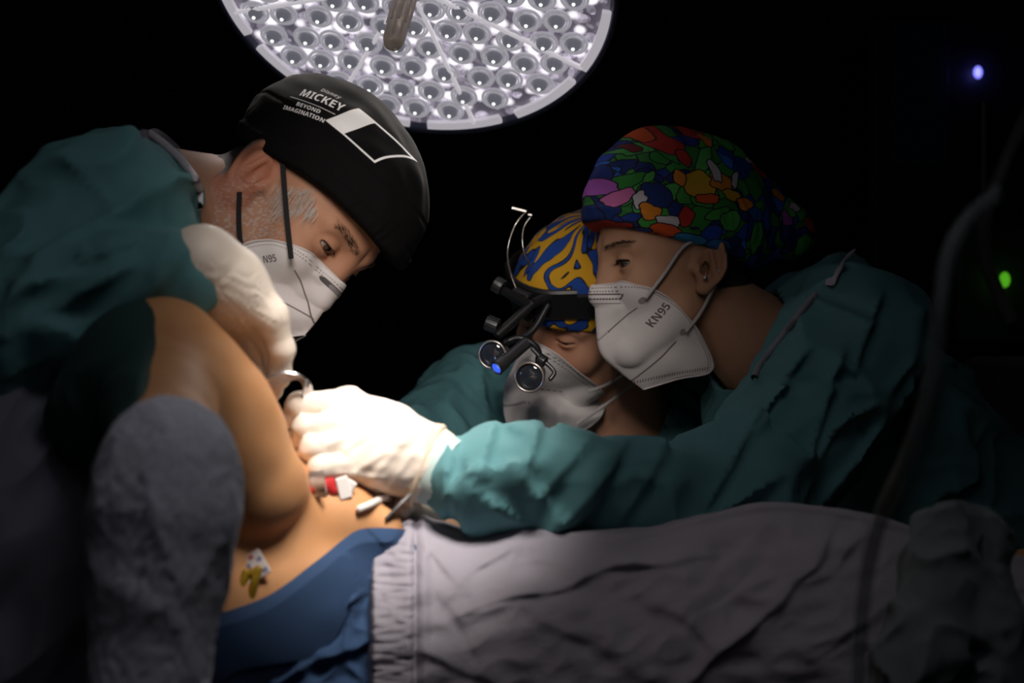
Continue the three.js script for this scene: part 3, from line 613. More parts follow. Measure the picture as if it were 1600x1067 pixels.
// ================================================================ the woman on the right
{
  const P = person('woman in bright multicoloured cap and mask reaching in from the right');
  const fr = frameOf(V(-0.94, -0.12, 0.31), V(0.02, 1, 0), V(0.08, 0, -0.012), at(1108, 416, 1.93), 0.96);
  const headFn = headShape({ open: 0.0052, fem: true });
  const neck = limbM([[...fr.w(0, -0.03, -0.028).toArray(), 0.05], [...W(1185, 540, 2.0), 0.055], [...W(1230, 600, 2.02), 0.065]], 0.03);
  const skin = (x, y, z) => {
    const n2 = noise(x * 40, y * 40, z * 40), n = noise(x * 260, y * 260, z * 260);
    let c = [0.5 + 0.02 * n2, 0.27 + 0.015 * n2, 0.165 + 0.01 * n2];
    const bx = Math.abs(x), brow = sstep(0.005, 0.0025, Math.abs(y - 0.0375 - 0.12 * (0.02 - Math.abs(bx - 0.034)))) * sstep(0.008, 0.014, bx) * sstep(0.056, 0.048, bx) * (z > 0.04 ? 1 : 0);
    c = c.map((v, i) => mix(v, [0.05, 0.03, 0.02][i], 0.55 * brow));
    if (z < -0.03 && y > -0.03) c = [0.03, 0.02, 0.016];
    return c;
  };
  const gap = 0.02;
  const arm = [[1335, 540, 1.84, 0.088], [1235, 700, 1.72, 0.07], [1150, 768, 1.62, 0.062], [1000, 774, 1.52, 0.045], [860, 756, 1.45, 0.0425], [760, 748, 1.415, 0.0425], [700, 746, 1.405, 0.034]];
  const armN = limb(arm.map(([a, b, c, r]) => [a, b, c, r * 0.6]), 0.02);
  const torso = limbM([[...W(1240, 600, 2.05), 0.09], [...W(1330, 700, 2.08), 0.12], [...W(1500, 900, 2.15), 0.13], [0.68, 0.95, -2.2, 0.13]], 0.05);
  const sh = limb([[1335, 540, 1.86, 0.06], [1270, 560, 2.2, 0.06]], 0.03), armF = limb([[1270, 560, 2.2, 0.05], [1180, 780, 2.1, 0.04], [1020, 850, 1.8, 0.034]], 0.02);
  bodyOf(P, fr, headFn, skin, join([neck, torso, sh, armN, armF, ...legs(0.68, -2.2, 0.9, 0.05, 0.11)], 0.04), [-0.12, 0.03, -2.5], [1.0, 1.42, -1.3], neck);
  eyes(P, fr, [0.5, -0.1]);
  const lash = [], brows = [];
  for (const s of [-1, 1]) {
    for (let k = 0; k < 26; k++) { const t = k / 25, x = 0.0205 + t * 0.024, y = 0.0145 + 0.0052 * Math.sin(t * Math.PI), z = 0.0875 - 0.006 * t; lash.push([s * x, y, z, s * (t - 0.4) * 0.6, -0.15, 0.9, 0.009 + 0.004 * t, 0.00045, 0, 0.25, 0]); }
    for (let k = 0; k < 150; k++) { const t = rnd(), x = 0.013 + t * 0.042, y = 0.0365 + 0.0055 * Math.sin(t * 2.4) + (rnd() - 0.5) * 0.0055 * (1 - 0.5 * t), z = onFace(headFn, s * x, y); brows.push([s * x, y, z - 0.0004, s * 0.8, 0.2, 0.25, 0.006 + 0.003 * rnd(), 0.00024, 0, -0.1, -0.4]); }
  }
  const dk = mat(0x120c09, 0.7, { side: THREE.DoubleSide });
  part(P, 'eyelashes', weld(hairs(fr, lash), lidLine(fr, 0.0052, 0.0009)), dk); part(P, 'eyebrow', hairs(fr, brows), dk);
  // cap: all-over print of rounded coral and leaf shapes
  const capTex = sideCanvas(fr, 1024, 0.085, 1080, 280, (c, photo, plain, N) => {
    plain(); c.fillStyle = '#2f7d33'; c.fillRect(0, 0, N, N); photo();
    const cols = ['#2f8a34', '#1d49b0', '#123a8f', '#4aa84a', '#2567c9', '#1b2f7c', '#3f9b3c', '#0f2d70'];
    const blob = (x, y, rx, ry, a, col, lines) => {
      c.save(); c.translate(x, y); c.rotate(a); c.beginPath();
      for (let k = 0; k <= 40; k++) { const t = k / 40 * 6.2832, r = 1 + 0.22 * noise(x * 0.1 + Math.cos(t) * 0.9, y * 0.1 + Math.sin(t) * 0.9, 3); k ? c.lineTo(rx * r * Math.cos(t), ry * r * Math.sin(t)) : c.moveTo(rx * r * Math.cos(t), ry * r * Math.sin(t)); }
      c.closePath(); c.fillStyle = col; c.fill(); c.lineWidth = 1.6; c.strokeStyle = '#151022'; c.stroke();
      if (lines) { c.clip(); c.lineWidth = 3; c.strokeStyle = lines; for (let k = -2; k <= 2; k++) { c.beginPath(); c.moveTo(k * rx * 0.45 - 4, -ry * 1.3); c.quadraticCurveTo(k * rx * 0.45 + 7, 0, k * rx * 0.45 - 4, ry * 1.3); c.stroke(); } }
      c.restore();
    };
    for (let k = 0; k < 260; k++) blob(880 + rnd() * 500, 150 + rnd() * 280, 12 + rnd() * 22, 8 + rnd() * 12, rnd() * 3, cols[Math.floor(rnd() * 8)]);
    const O = '#d4541a', Y = '#c9a11d', P1 = '#b65fc0', R = '#b42e22', S = '#e08a1e', K = '#d774b0', Wt = '#cfc9cf';
    for (const [x, y, rx, ry, a, col, l] of [[965, 285, 26, 14, 0.4, P1], [985, 305, 20, 11, -0.5, K], [945, 300, 14, 9, 1, P1], [1008, 310, 9, 14, 0.3, Wt], [955, 265, 12, 7, 2, '#a24fb8'],
      [1050, 220, 30, 17, 0.5, R], [1030, 208, 14, 9, 0.2, O], [1075, 245, 15, 10, 1.2, R], [1012, 225, 12, 7, 0.4, '#7a2320'], [1105, 200, 26, 12, 0.2, R], [1120, 212, 14, 10, 1.4, S], [1085, 195, 16, 9, 0, O], [1075, 190, 12, 6, 0.5, Y],
      [1090, 290, 27, 22, 0.2, Y], [1125, 285, 20, 15, 0.7, S], [1062, 278, 13, 9, 1.3, S], [1140, 305, 16, 9, 0.3, Y], [1118, 268, 8, 20, -0.3, Wt], [1150, 280, 6, 15, 0.3, Wt], [1165, 320, 18, 11, 0.5, S], [1100, 312, 18, 8, 0, O],
      [1020, 330, 17, 12, 0.6, S], [1045, 345, 20, 9, 0.1, Wt], [1040, 358, 22, 9, 0.3, O], [1070, 340, 11, 16, 0.2, R], [975, 348, 26, 7, 0.2, R], [950, 344, 14, 7, 0.1, O], [1010, 362, 18, 8, 0.3, '#2a50b8'], [1080, 375, 26, 9, 0.2, '#2a7fb5'], [1120, 383, 22, 9, 0.1, '#2568a8'],
      [1205, 255, 18, 9, 0.9, O], [1220, 265, 14, 8, 0.4, R], [1190, 245, 10, 6, 0, Wt], [1240, 300, 16, 9, 0.6, S], [1270, 320, 14, 8, 0.2, Wt], [1300, 350, 16, 9, 0.6, O], [1250, 340, 14, 9, 1, P1], [1320, 365, 12, 7, 0.4, Wt], [1185, 335, 16, 10, 0.4, '#1f5fb0']]) blob(x, y, rx, ry, a, col, l);
  });
  const capFn = (x, y, z) => {
    let d = ell(x, y, z, 0, 0.074, 0.006, 0.089, 0.113, 0.107);
    d = smin(d, ell(x, y, z, 0, 0.066, -0.045, 0.09, 0.1, 0.1), 0.03);
    d = smin(d, ell(x, y - 0.3 * (z + 0.13), z, 0, 0.048, -0.145, 0.05, 0.045, 0.06), 0.04);
    const edge = 0.028 + 0.40 * z - y - 0.0 * z;
    if (Math.abs(d) < 0.03) {
      d += 0.0022 * noise(x * 22, y * 22, z * 22) + 0.002 * Math.abs(noise(x * 40, y * 14 + 4, z * 40)) * (0.4 + sstep(-0.02, -0.1, z));
      d -= 0.003 * sstep(-0.024, -0.017, edge) * (z > -0.09 ? 1 : 0);
    }
    return smax(d, edge, 0.006);
  };
  const cg = surf(capFn, [-0.11, -0.06, -0.24], [0.11, 0.21, 0.15], 0.003);
  { const p = cg.attributes.position, uv = []; for (let i = 0; i < p.count; i++) uv.push(...sideUV({ y: p.getY(i), z: p.getZ(i) })); cg.setAttribute('uv', new THREE.Float32BufferAttribute(uv, 2)); }
  part(P, 'surgical_cap', cg.applyMatrix4(fr.M), mat(0xffffff, 0.85, { map: capTex }), 'cloth cap with a bright green, blue, orange and pink print');
  // mask
  const edgeP = [[928, 446], [985, 444], [1018, 451], [1048, 468], [1078, 500], [1098, 530], [1111, 556], [1113, 578]];
  const mt = sideCanvas(fr, 1024, 0.05, 1015, 520, (c, photo, plain, N) => {
    plain(); maskBase(c, N); photo();
    const G = 'rgba(92,80,80,0.95)';
    dots(c, [[930, 455], [975, 455]], G, 2, [1.5, 2]); dots(c, [[930, 459], [975, 459]], G, 1.2, [40, 0]); dots(c, [[930, 467], [978, 467]], G, 3, [1.5, 2]); dots(c, [[931, 474], [978, 474]], G, 1, [40, 0]);
    c.strokeStyle = G; c.lineWidth = 1.2; c.strokeRect(929, 460, 48, 7);
    dots(c, edgeP.map(([a, b]) => [a - 3, b + 5]), G, 1.6, [1.3, 1.8]); dots(c, edgeP.slice(2).map(([a, b]) => [a - 6, b + 6]), G, 1.6, [1.3, 1.8]);
    dots(c, [[940, 552], [970, 578], [1004, 602]], G, 5, [1.2, 2.2]); dots(c, [[1004, 602], [1060, 586], [1108, 576]], G, 5, [1.2, 2.2]);
    dots(c, [[996, 481], [968, 518]], G, 1.6, [40, 0]); dots(c, [[968, 518], [945, 547]], G, 3, [1.2, 2]);
    dots(c, [[1057, 534], [1009, 598]], G, 2.2, [60, 0]);
    c.fillStyle = '#9b9090'; for (const [x, y] of [[1000, 470], [1064, 519]]) { c.beginPath(); c.arc(x, y, 5.5, 0, 7); c.fill(); }
    c.save(); c.translate(1017, 513); c.rotate(-0.95); c.font = 'bold 17px sans-serif'; c.fillStyle = '#5f5556'; c.fillText('KN95', 0, 0); c.restore();
  });
  const R = respirator(P, fr, 1, [[928, 446], [931, 500], [938, 552], [970, 583], [1005, 609]],
    [[928, 446, 0.003], [975, 443, 0.036], [1018, 451, 0.055], [1048, 468, 0.064], [1078, 500, 0.064], [1098, 530, 0.06], [1113, 578, 0.05], [1060, 592, 0.028], [1007, 608, 0.002]], mt, 'white folded respirator mask printed KN95', { head: headFn, dents: [[0.6, 0.35, 0.14, -0.004], [0.5, 0.6, 0.2, 0.004]] });
  const sp = (px, py, lx) => fr.plane(px, py, lx).applyMatrix4(fr.M), white = mat(0xb5b0b2, 0.85);
  part(R.m, 'ear_loop', tube([sp(1009, 466, 0.07), sp(1035, 432, 0.074), sp(1070, 384, 0.082), sp(1095, 372, 0.086)], 0.0022, 30, 8), white);
  part(R.m, 'ear_loop', tube([sp(1072, 518, 0.068), sp(1095, 488, 0.074), sp(1117, 443, 0.083), sp(1124, 420, 0.087)], 0.0022, 30, 8), white);
  part(P, 'earring', new THREE.SphereGeometry(0.0032, 16, 12).applyMatrix4(new THREE.Matrix4().setPosition(sp(1102, 434, 0.092))), mat(0xd8d4d0, 0.15, { metalness: 0.9 }), 'small silver stud earring');
  // gown
  const gA = limb(arm, 0.03);
  const gT = limbM([[...W(1245, 610, 2.05), 0.115], [...W(1330, 720, 2.06), 0.17], [...W(1500, 900, 2.14), 0.18], [0.68, 0.95, -2.2, 0.175], [0.68, 0.42, -2.2, 0.18]], 0.06);
  const gS = limb([[1345, 525, 1.88, 0.08], [1310, 500, 2.0, 0.07], [1275, 560, 2.2, 0.08]], 0.04), gF = limb([[1270, 570, 2.2, 0.075], [1180, 790, 2.1, 0.055], [1020, 860, 1.82, 0.045]], 0.03);
  const base = join([gT, gS, gF], 0.06);
  const press = creaseLines([[704, 690, 694, 805, 0.005], [838, 672, 816, 736, 0.006], [816, 736, 872, 805, 0.006], [766, 676, 742, 756, 0.006], [742, 756, 800, 800, 0.005], [908, 700, 846, 766, 0.006], [966, 712, 905, 800, 0.006], [1046, 706, 985, 800, 0.006]], 1.43);
  const press2 = creaseLines([[1150, 640, 1070, 745, 0.008], [1240, 560, 1160, 650, 0.009], [1300, 560, 1235, 690, 0.009], [1380, 470, 1330, 560, 0.009], [1290, 470, 1350, 500, 0.008], [1210, 600, 1330, 610, 0.008]], 1.75);
  const gown = (x, y, z) => {
    let d = smin(base(x, y, z), gA(x, y, z), 0.025);
    if (Math.abs(d) < 0.03) { d += folds(x * 0.8, y * 1.1, z, 6.4, 0.012, 11.4) - (z > -1.56 ? press(x, y) : 0) - (z > -1.95 && z < -1.5 ? press2(x, y) : 0); d = smax(d, -(neck(x, y, z) - 0.006), 0.004); }
    return d;
  };
  part(P, 'gown', surf(gown, [-0.12, 0.3, -2.5], [1.0, 1.46, -1.3], 0.0068), gownMat, 'teal surgical gown');
  const gd = (px, py) => meet(gown, px, py, 1.6, 0.003);
  part(P, 'collar', tube([gd(1178, 590), gd(1188, 570), gd(1202, 552), gd(1215, 534), gd(1229, 516), gd(1244, 497), gd(1259, 478), gd(1274, 460)], 0.0038, 60, 8), mat(0x8c8a92, 0.8), 'pale collar binding');
  part(P, 'collar_tie', ribbon([gd(1294, 446), gd(1306, 430), at(1318, 408, 1.92), at(1332, 392, 1.93)], V(1, 1, 0.3), 0.013, 0.002), mat(0xb0acb6, 0.8), 'pale grey tie sticking up at the nape');
  // gloved hand gripping the retractor
  const kn = [[545, 629, 1.425], [541, 661, 1.405], [541, 694, 1.39], [548, 724, 1.385]];
  const palm = join(kn.map(([a, b, c], i) => limb([[665, 724, 1.412, 0.0285], [602, 679 + i * 14, 1.42 - i * 0.007, 0.026 - i * 0.0015], [a, b, c, 0.0132]], 0.02)), 0.014);
  const fing = [
    limb([[...kn[0], 0.0122], [468, 632, 1.392, 0.0108], [459, 650, 1.4, 0.0098], [476, 664, 1.425, 0.009]], 0.006),
    limb([[...kn[1], 0.0122], [478, 668, 1.38, 0.0106], [470, 684, 1.392, 0.0098], [488, 694, 1.415, 0.009]], 0.006),
    limb([[...kn[2], 0.0118], [488, 700, 1.37, 0.0104], [481, 715, 1.382, 0.0094], [500, 724, 1.4, 0.0088]], 0.006),
    limb([[...kn[3], 0.0112], [500, 730, 1.366, 0.0098], [490, 742, 1.378, 0.0088], [508, 750, 1.395, 0.0082]], 0.006),
    limb([[620, 730, 1.43, 0.018], [560, 700, 1.45, 0.014], [500, 665, 1.445, 0.012], [470, 650, 1.435, 0.0105]], 0.008)];
  const creases = [[[560, 640, 640, 690], 0.0011], [[545, 700, 600, 655], 0.0016], [[560, 735, 625, 690], 0.0017], [[585, 745, 640, 680], 0.0015], [[520, 690, 585, 650], 0.0013], [[610, 760, 648, 705], 0.0012], [[535, 735, 600, 745], 0.0012]].map(([[a, b, c, e], h]) => [W(a, b, 1.395), W(c, e, 1.395), h]);
  const gl = (x, y, z) => {
    let f = fing[0](x, y, z); for (let i = 1; i < 5; i++) f = smin(f, fing[i](x, y, z), 0.0012);
    let d = smin(palm(x, y, z), f, 0.009);
    if (Math.abs(d) < 0.015) {
      for (const [a, b, h] of creases) { const q = cap(x, y, a[2], a[0], a[1], a[2], 0, b[0], b[1], b[2], 0); d -= 0.9 * h * Math.exp(-q * q / 0.000012); }
      d += 0.0007 * noise(x * 45, y * 70, z * 45);
    }
    return d;
  };
  const [lo, hi] = bounds(J(455, 630, 1.43, 0.025), J(690, 760, 1.39, 0.035));
  const G = part(P, 'glove', surf(gl, lo, hi, 0.0023), gloveMat, 'white latex surgical glove gripping a steel retractor');
  const ax = at(640, 715, 1.415).sub(at(700, 742, 1.41)).normalize();
  for (const [px, py, r] of [[668, 729, 0.0335], [662, 726, 0.0325]]) {
    const t = new THREE.TorusGeometry(r, 0.0028, 10, 48); t.applyQuaternion(new THREE.Quaternion().setFromUnitVectors(V(0, 0, 1), ax)); t.scale(1, 1.12, 1);
    part(G, 'rolled_cuff', t.translate(...W(px, py, 1.412)), phys(new THREE.Color().setRGB(0.72, 0.6, 0.44), 0.5));
  }
  part(P, 'knit_cuff', rod(at(664, 726, 1.412), at(705, 742, 1.405), 0.033, 0.032, 36), mat(0xb9cfcb, 0.95), 'pale sleeve cuff');
  shoes(P, 0.68, -2.2, 0.05, 0.11, -0.7, 0.7);
}

// ================================================================ the assistant with magnifying loupes
{
  const P = person('assistant in blue and yellow patterned cap and mask, wearing magnifying loupes');
  const fr = frameOf(V(-0.68, -0.43, 0.6), V(0.45, 1, 0), V(0, 0.022, 0.098), at(842, 522, 2.08));
  ASSIST = fr;
  const headFn = headShape({ open: 0.0028 });
  const neck = limbM([[...fr.w(0, -0.03, -0.03).toArray(), 0.053], [...W(965, 640, 2.24), 0.06], [...W(980, 700, 2.26), 0.07]], 0.03);
  const skin = (x, y, z) => {
    const n2 = noise(x * 40, y * 40, z * 40);
    let c = [0.5 + 0.03 * n2, 0.25 + 0.02 * n2, 0.16 + 0.012 * n2];
    if (z < -0.04 && y > -0.02) c = [0.05, 0.03, 0.02];
    return c;
  };
  const torso = limbM([[...W(985, 720, 2.28), 0.1], [...W(960, 850, 2.32), 0.13], [0.14, 0.95, -2.4, 0.13]], 0.05);
  const sh = limb([[745, 620, 2.28, 0.06], [880, 640, 2.3, 0.065], [1120, 680, 2.4, 0.06]], 0.03);
  const arms = [limb([[745, 620, 2.28, 0.05], [600, 740, 2.05, 0.038], [640, 800, 1.65, 0.03], [650, 806, 1.5, 0.026]], 0.02), limb([[1120, 680, 2.4, 0.05], [1150, 900, 2.3, 0.04], [950, 930, 1.95, 0.03]], 0.02)];
  bodyOf(P, fr, headFn, skin, join([neck, torso, sh, ...arms, ...legs(0.14, -2.42, 0.9, 0.1, 0.02)], 0.04), [-0.32, 0.03, -2.65], [0.5, 1.36, -1.4], neck);
  eyes(P, fr, [0.55, 0]);
  const brows = [];
  for (const s of [-1, 1]) for (let k = 0; k < 130; k++) { const t = rnd(), x = 0.012 + t * 0.04, y = 0.0345 + 0.005 * Math.sin(t * 2.6) + (rnd() - 0.5) * 0.007, z = onFace(headFn, s * x, y); brows.push([s * x, y, z - 0.0004, s * 0.8, 0.2, 0.25, 0.007, 0.00025, 0, -0.1, -0.4]); }
  part(P, 'eyebrow', hairs(fr, brows), mat(0x3a2618, 0.7, { side: THREE.DoubleSide }));
  const N = 1024, capTex = canvas(N, N, (c) => {
    const im = c.createImageData(N, N);
    for (let j = 0; j < N; j++) for (let i = 0; i < N; i++) {
      const u = i / N * 9, v = j / N * 9, w = noise(u * 0.8, v * 0.8, 7) * 0.8;
      const n = noise(u * 1.6 + w + v * 0.5, v * 0.75 - w, 1.5), o = (j * N + i) * 4;
      const q = n > 0.2 ? [18, 66, 150] : n > 0.06 ? [8, 8, 14] : [214, 160, 24];
      im.data[o] = q[0]; im.data[o + 1] = q[1]; im.data[o + 2] = q[2]; im.data[o + 3] = 255;
    }
    c.putImageData(im, 0, 0);
  });
  const capFn = (x, y, z) => {
    let d = ell(x, y, z, 0, 0.055, 0.0, 0.086, 0.094, 0.112);
    const edge = 0.016 + 0.26 * z - y;
    if (Math.abs(d) < 0.03) d += 0.0018 * noise(x * 24, y * 24, z * 24 + 7);
    return smax(d, edge, 0.006);
  };
  const cg = surf(capFn, [-0.11, -0.06, -0.16], [0.11, 0.17, 0.15], 0.003);
  { const p = cg.attributes.position, uv = []; for (let i = 0; i < p.count; i++) uv.push(0.5 + Math.atan2(p.getX(i), p.getZ(i) + 0.02) * 0.1 / SIDE, (p.getY(i) - SIDE_Y) / SIDE); cg.setAttribute('uv', new THREE.Float32BufferAttribute(uv, 2)); }
  part(P, 'surgical_cap', cg.applyMatrix4(fr.M), mat(0xffffff, 0.85, { map: capTex }), 'cloth cap with yellow and blue flame print');
  const edgeP = [[836, 534], [868, 552], [902, 580], [934, 604], [946, 624], [938, 652], [908, 674], [880, 682]];
  const mt = sideCanvas(fr, 1024, 0.045, 865, 610, (c, photo, plain, n) => {
    plain(); maskBase(c, n); photo(); const G = 'rgba(112,100,100,0.8)';
    for (const o of [5, 9]) dots(c, edgeP.slice(0, 5).map(([a, b]) => [a - o * 0.6, b + o]), G, 2, [1.5, 2]);
    dots(c, [[812, 617], [850, 618], [894, 619]], G, 2, [4, 3]);
    dots(c, [[822, 642], [852, 640]], 'rgba(120,110,110,0.5)', 4, [4, 1.5]);
  });
  const R = respirator(P, fr, 1, [[834, 533], [806, 568], [788, 604], [787, 640], [793, 672]],
    [[836, 534, 0.005], [868, 552, 0.04], [902, 580, 0.056], [934, 604, 0.066], [946, 624, 0.066], [938, 652, 0.058], [908, 674, 0.046], [880, 682, 0.036], [800, 676, 0.004]], mt, 'white folded respirator mask under the loupes', { head: headFn, far: 0.7 });
  const sp = (px, py, lx) => fr.plane(px, py, lx).applyMatrix4(fr.M), white = mat(0xb5b0b2, 0.85);
  part(R.m, 'ear_loop', tube([sp(918, 612, 0.066), sp(945, 602, 0.074), sp(972, 588, 0.082), sp(1000, 575, 0.085)], 0.0022, 30, 8), white);
  part(R.m, 'ear_loop', tube([sp(902, 662, 0.056), sp(935, 640, 0.072), sp(960, 622, 0.08), sp(990, 600, 0.085)], 0.0022, 30, 8), white);
  const gT = limbM([[...W(985, 735, 2.3), 0.135], [...W(960, 850, 2.33), 0.175], [0.14, 0.95, -2.4, 0.175], [0.14, 0.42, -2.42, 0.18]], 0.06);
  const gS = limb([[752, 640, 2.28, 0.08], [850, 650, 2.32, 0.08], [1120, 690, 2.4, 0.09]], 0.05);
  const gA = [limb([[752, 640, 2.28, 0.08], [610, 740, 2.06, 0.062], [640, 806, 1.66, 0.036]], 0.03), limb([[1120, 690, 2.4, 0.085], [1150, 900, 2.3, 0.06], [950, 930, 1.97, 0.045]], 0.03)];
  const base = join([gT, gS, ...gA], 0.05);
  const gown = (x, y, z) => {
    let d = base(x, y, z);
    if (Math.abs(d) < 0.035) { d += folds(x * 1.3, y * 0.35 + 1, z * 1.2, 8, 0.008, 5.4); d = smax(d, -(neck(x, y, z) - 0.006), 0.004); }
    return d;
  };
  part(P, 'gown', surf(gown, [-0.34, 0.3, -2.7], [0.5, 1.36, -1.5], 0.0078), gownMat, 'teal surgical gown');
  // gloved hand under the other hand's wrist, holding a steel blade
  const kn = [[636, 786, 1.47], [642, 796, 1.455], [648, 806, 1.44]];
  const palm = join(kn.map(([a, b, c]) => limb([[668, 812, 1.52, 0.022], [a + 12, b + 4, c + 0.02, 0.016], [a, b, c, 0.0115]], 0.012)), 0.01);
  const fing = [limb([[...kn[0], 0.011], [612, 770, 1.455, 0.0098], [602, 778, 1.44, 0.009], [608, 790, 1.435, 0.0084]], 0.006), limb([[...kn[1], 0.011], [622, 776, 1.435, 0.0096], [616, 790, 1.425, 0.0088]], 0.006),
    limb([[...kn[2], 0.0105], [634, 786, 1.42, 0.0092], [628, 800, 1.412, 0.0085]], 0.006), limb([[660, 815, 1.5, 0.014], [640, 812, 1.46, 0.011], [622, 806, 1.445, 0.0095]], 0.006)];
  const gl = (x, y, z) => { let f = fing[0](x, y, z); for (let i = 1; i < 4; i++) f = smin(f, fing[i](x, y, z), 0.002); return smin(palm(x, y, z), f, 0.008) + 0.0006 * noise(x * 60, y * 60, z * 60); };
  const [lo, hi] = bounds(J(600, 770, 1.45, 0.02), J(675, 815, 1.55, 0.03), J(640, 815, 1.4, 0.02));
  part(P, 'glove', surf(gl, lo, hi, 0.0025), gloveMat, 'latex surgical glove low under the wrist');
  shoes(P, 0.14, -2.42, 0.1, 0.02, -0.3, 0.9);
}

// ================================================================ the patient
let SKIN;
const skinDepth = (px, py) => { for (let d = 1.2; d < 1.6; ) { const e = SKIN(...W(px, py, d)); if (e < 0.0015) return d; d += e; } return 9; };   // distance along a sight line to the patient's skin
{
  const P = thing('person', 'patient lying on the table with one raised bare arm and bare side', 'person', [0, 0, 0]);
  const arm = limb([[252, 562, 1.305, 0.0455], [320, 655, 1.31, 0.047], [402, 758, 1.33, 0.0395]], 0.05);
  const root = limb([[402, 758, 1.33, 0.037], [445, 800, 1.43, 0.05]], 0.04);
  const fore = limb([[250, 566, 1.3, 0.044], [262, 720, 1.135, 0.036], [240, 960, 1.12, 0.028], [236, 1040, 1.12, 0.022]], 0.03);
  const chest = limb([[250, 975, 1.36, 0.1], [420, 925, 1.42, 0.092], [505, 893, 1.455, 0.083], [600, 920, 1.47, 0.066], [760, 950, 1.52, 0.08], [1000, 990, 1.55, 0.1], [1700, 1010, 1.58, 0.09], [2300, 1020, 1.6, 0.08]], 0.04);
  const lat = limb([[478, 784, 1.39, 0.014], [540, 795, 1.385, 0.016], [600, 824, 1.39, 0.014]], 0.02);
  const head = limb([[100, 930, 1.62, 0.06], [-20, 900, 1.66, 0.09], [-40, 880, 1.66, 0.09]], 0.03);
  const f = (x, y, z) => {
    let d = smin(chest(x, y, z), root(x, y, z), 0.03); d = smin(d, lat(x, y, z), 0.03); d = smin(d, head(x, y, z), 0.05);
    let a = smin(arm(x, y, z), fore(x, y, z), 0.03);
    d = smin(d, a, 0.008);
    return d + 0.0008 * noise(x * 22, y * 22, z * 22);
  };
  SKIN = f;
  const skin = (x, y, z) => { const n = noise(x * 30, y * 30, z * 30), m = noise(x * 120, y * 120, z * 120); return [0.6 + 0.03 * n, 0.295 + 0.025 * n + 0.008 * m, 0.13 + 0.018 * n + 0.006 * m]; };
  const [lo, hi] = [[-0.62, 0.86, -1.8], [0.98, 1.36, -1.05]];
  part(P, 'body', surf(f, lo, hi, 0.0055, skin), skinMat);
  // dark green sleeve round the elbow
  const sl2 = limb([[242, 590, 1.29, 0.049], [262, 700, 1.15, 0.043]], 0.03), sl1 = limb([[160, 650, 1.29, 0.045], [228, 582, 1.3, 0.0505], [310, 650, 1.308, 0.0505]], 0.03), sl = (x, y, z) => smin(sl1(x, y, z), sl2(x, y, z), 0.03), pa = at(302, 570, 1.29), pn = V(0.87, 0.42, 0.1).normalize();
  part(P, 'sleeve', surf((x, y, z) => smax(sl(x, y, z) + (Math.abs(sl(x, y, z)) < 0.03 ? folds(x, y + 0.3, z, 11, 0.002, 1) : 0), (x - pa.x) * pn.x + (y - pa.y) * pn.y + (z - pa.z) * pn.z, 0.006), [-0.45, 1.18, -1.4], [-0.18, 1.4, -1.08], 0.005),
    mat(new THREE.Color().setRGB(0.012, 0.05, 0.045), 0.85), 'dark green cloth sleeve');
  // white stockinette over the folded forearm and hand
  const st = limb([[264, 722, 1.125, 0.0455], [258, 800, 1.12, 0.047], [240, 930, 1.115, 0.041], [232, 1060, 1.11, 0.037], [230, 1140, 1.11, 0.036]], 0.03);
  part(P, 'stockinette', surf((x, y, z) => { let d = st(x, y, z); if (Math.abs(d) < 0.02) d += folds(x, y * 0.7 + 0.6, z, 14, 0.0028, 4) + 0.0007 * noise(x * 160, y * 90, z * 160); return d; }, [-0.33, 1.02, -1.2], [-0.17, 1.3, -1.05], 0.0035),
    mat(new THREE.Color().setRGB(0.6, 0.63, 0.74), 0.95), 'white knitted stockinette over forearm and hand');
  // open cut: red wound bed
  const S = (px, py, off = 0) => skinDepth(px, py) + off;
  const wnd = limb([[490, 764, S(490, 764, 0.001), 0.005], [512, 756, S(512, 760, 0.001), 0.0062], [522, 766, S(524, 768, 0.001), 0.005]], 0.006);
  { const [lo2, hi2] = bounds(J(507, 760, S(512, 760), 0.03)); part(P, 'incision', surf(wnd, lo2, hi2, 0.0015), phys(new THREE.Color().setRGB(0.5, 0.03, 0.03), 0.3, { clearcoat: 0.6 }), 'red open incision'); }
  // electrode
  const el = thing('electrode', 'white skin electrode with yellow lead clips stuck on the patient below the arm', 'electrode', W(397, 890, skinDepth(397, 890)));
  const ec = at(397, 890, skinDepth(397, 890) - 0.001), en = V(-0.25, 0.35, 0.9).normalize(), eu = V(0.8, 0.55, 0).addScaledVector(en, -V(0.8, 0.55, 0).dot(en)).normalize(), ev = new THREE.Vector3().crossVectors(en, eu);
  const E = (g) => g.applyMatrix4(new THREE.Matrix4().makeBasis(eu, ev, en).setPosition(ec));
  part(el, 'pad', E(new RoundedBoxGeometry(0.024, 0.024, 0.0022, 3, 0.001).translate(0, 0.002, 0)), mat(0xcfc6c4, 0.8), 'white square pad');
  for (let i = 0; i < 4; i++) for (let j = 0; j < 4; j++) if ((i + j) % 2) part(el, 'print_mark', E(new THREE.BoxGeometry(0.0042, 0.0036, 0.0005).translate(-0.008 + i * 0.0054, -0.006 + j * 0.0054, 0.0012)), mat([0xb05a58, 0x7d7a9c][i % 2], 0.8));
  part(el, 'snap', E(new THREE.SphereGeometry(0.0042, 16, 10).scale(1, 1, 0.6).translate(-0.002, -0.002, 0.002)), mat(0x9d7a20, 0.4), 'brass snap');
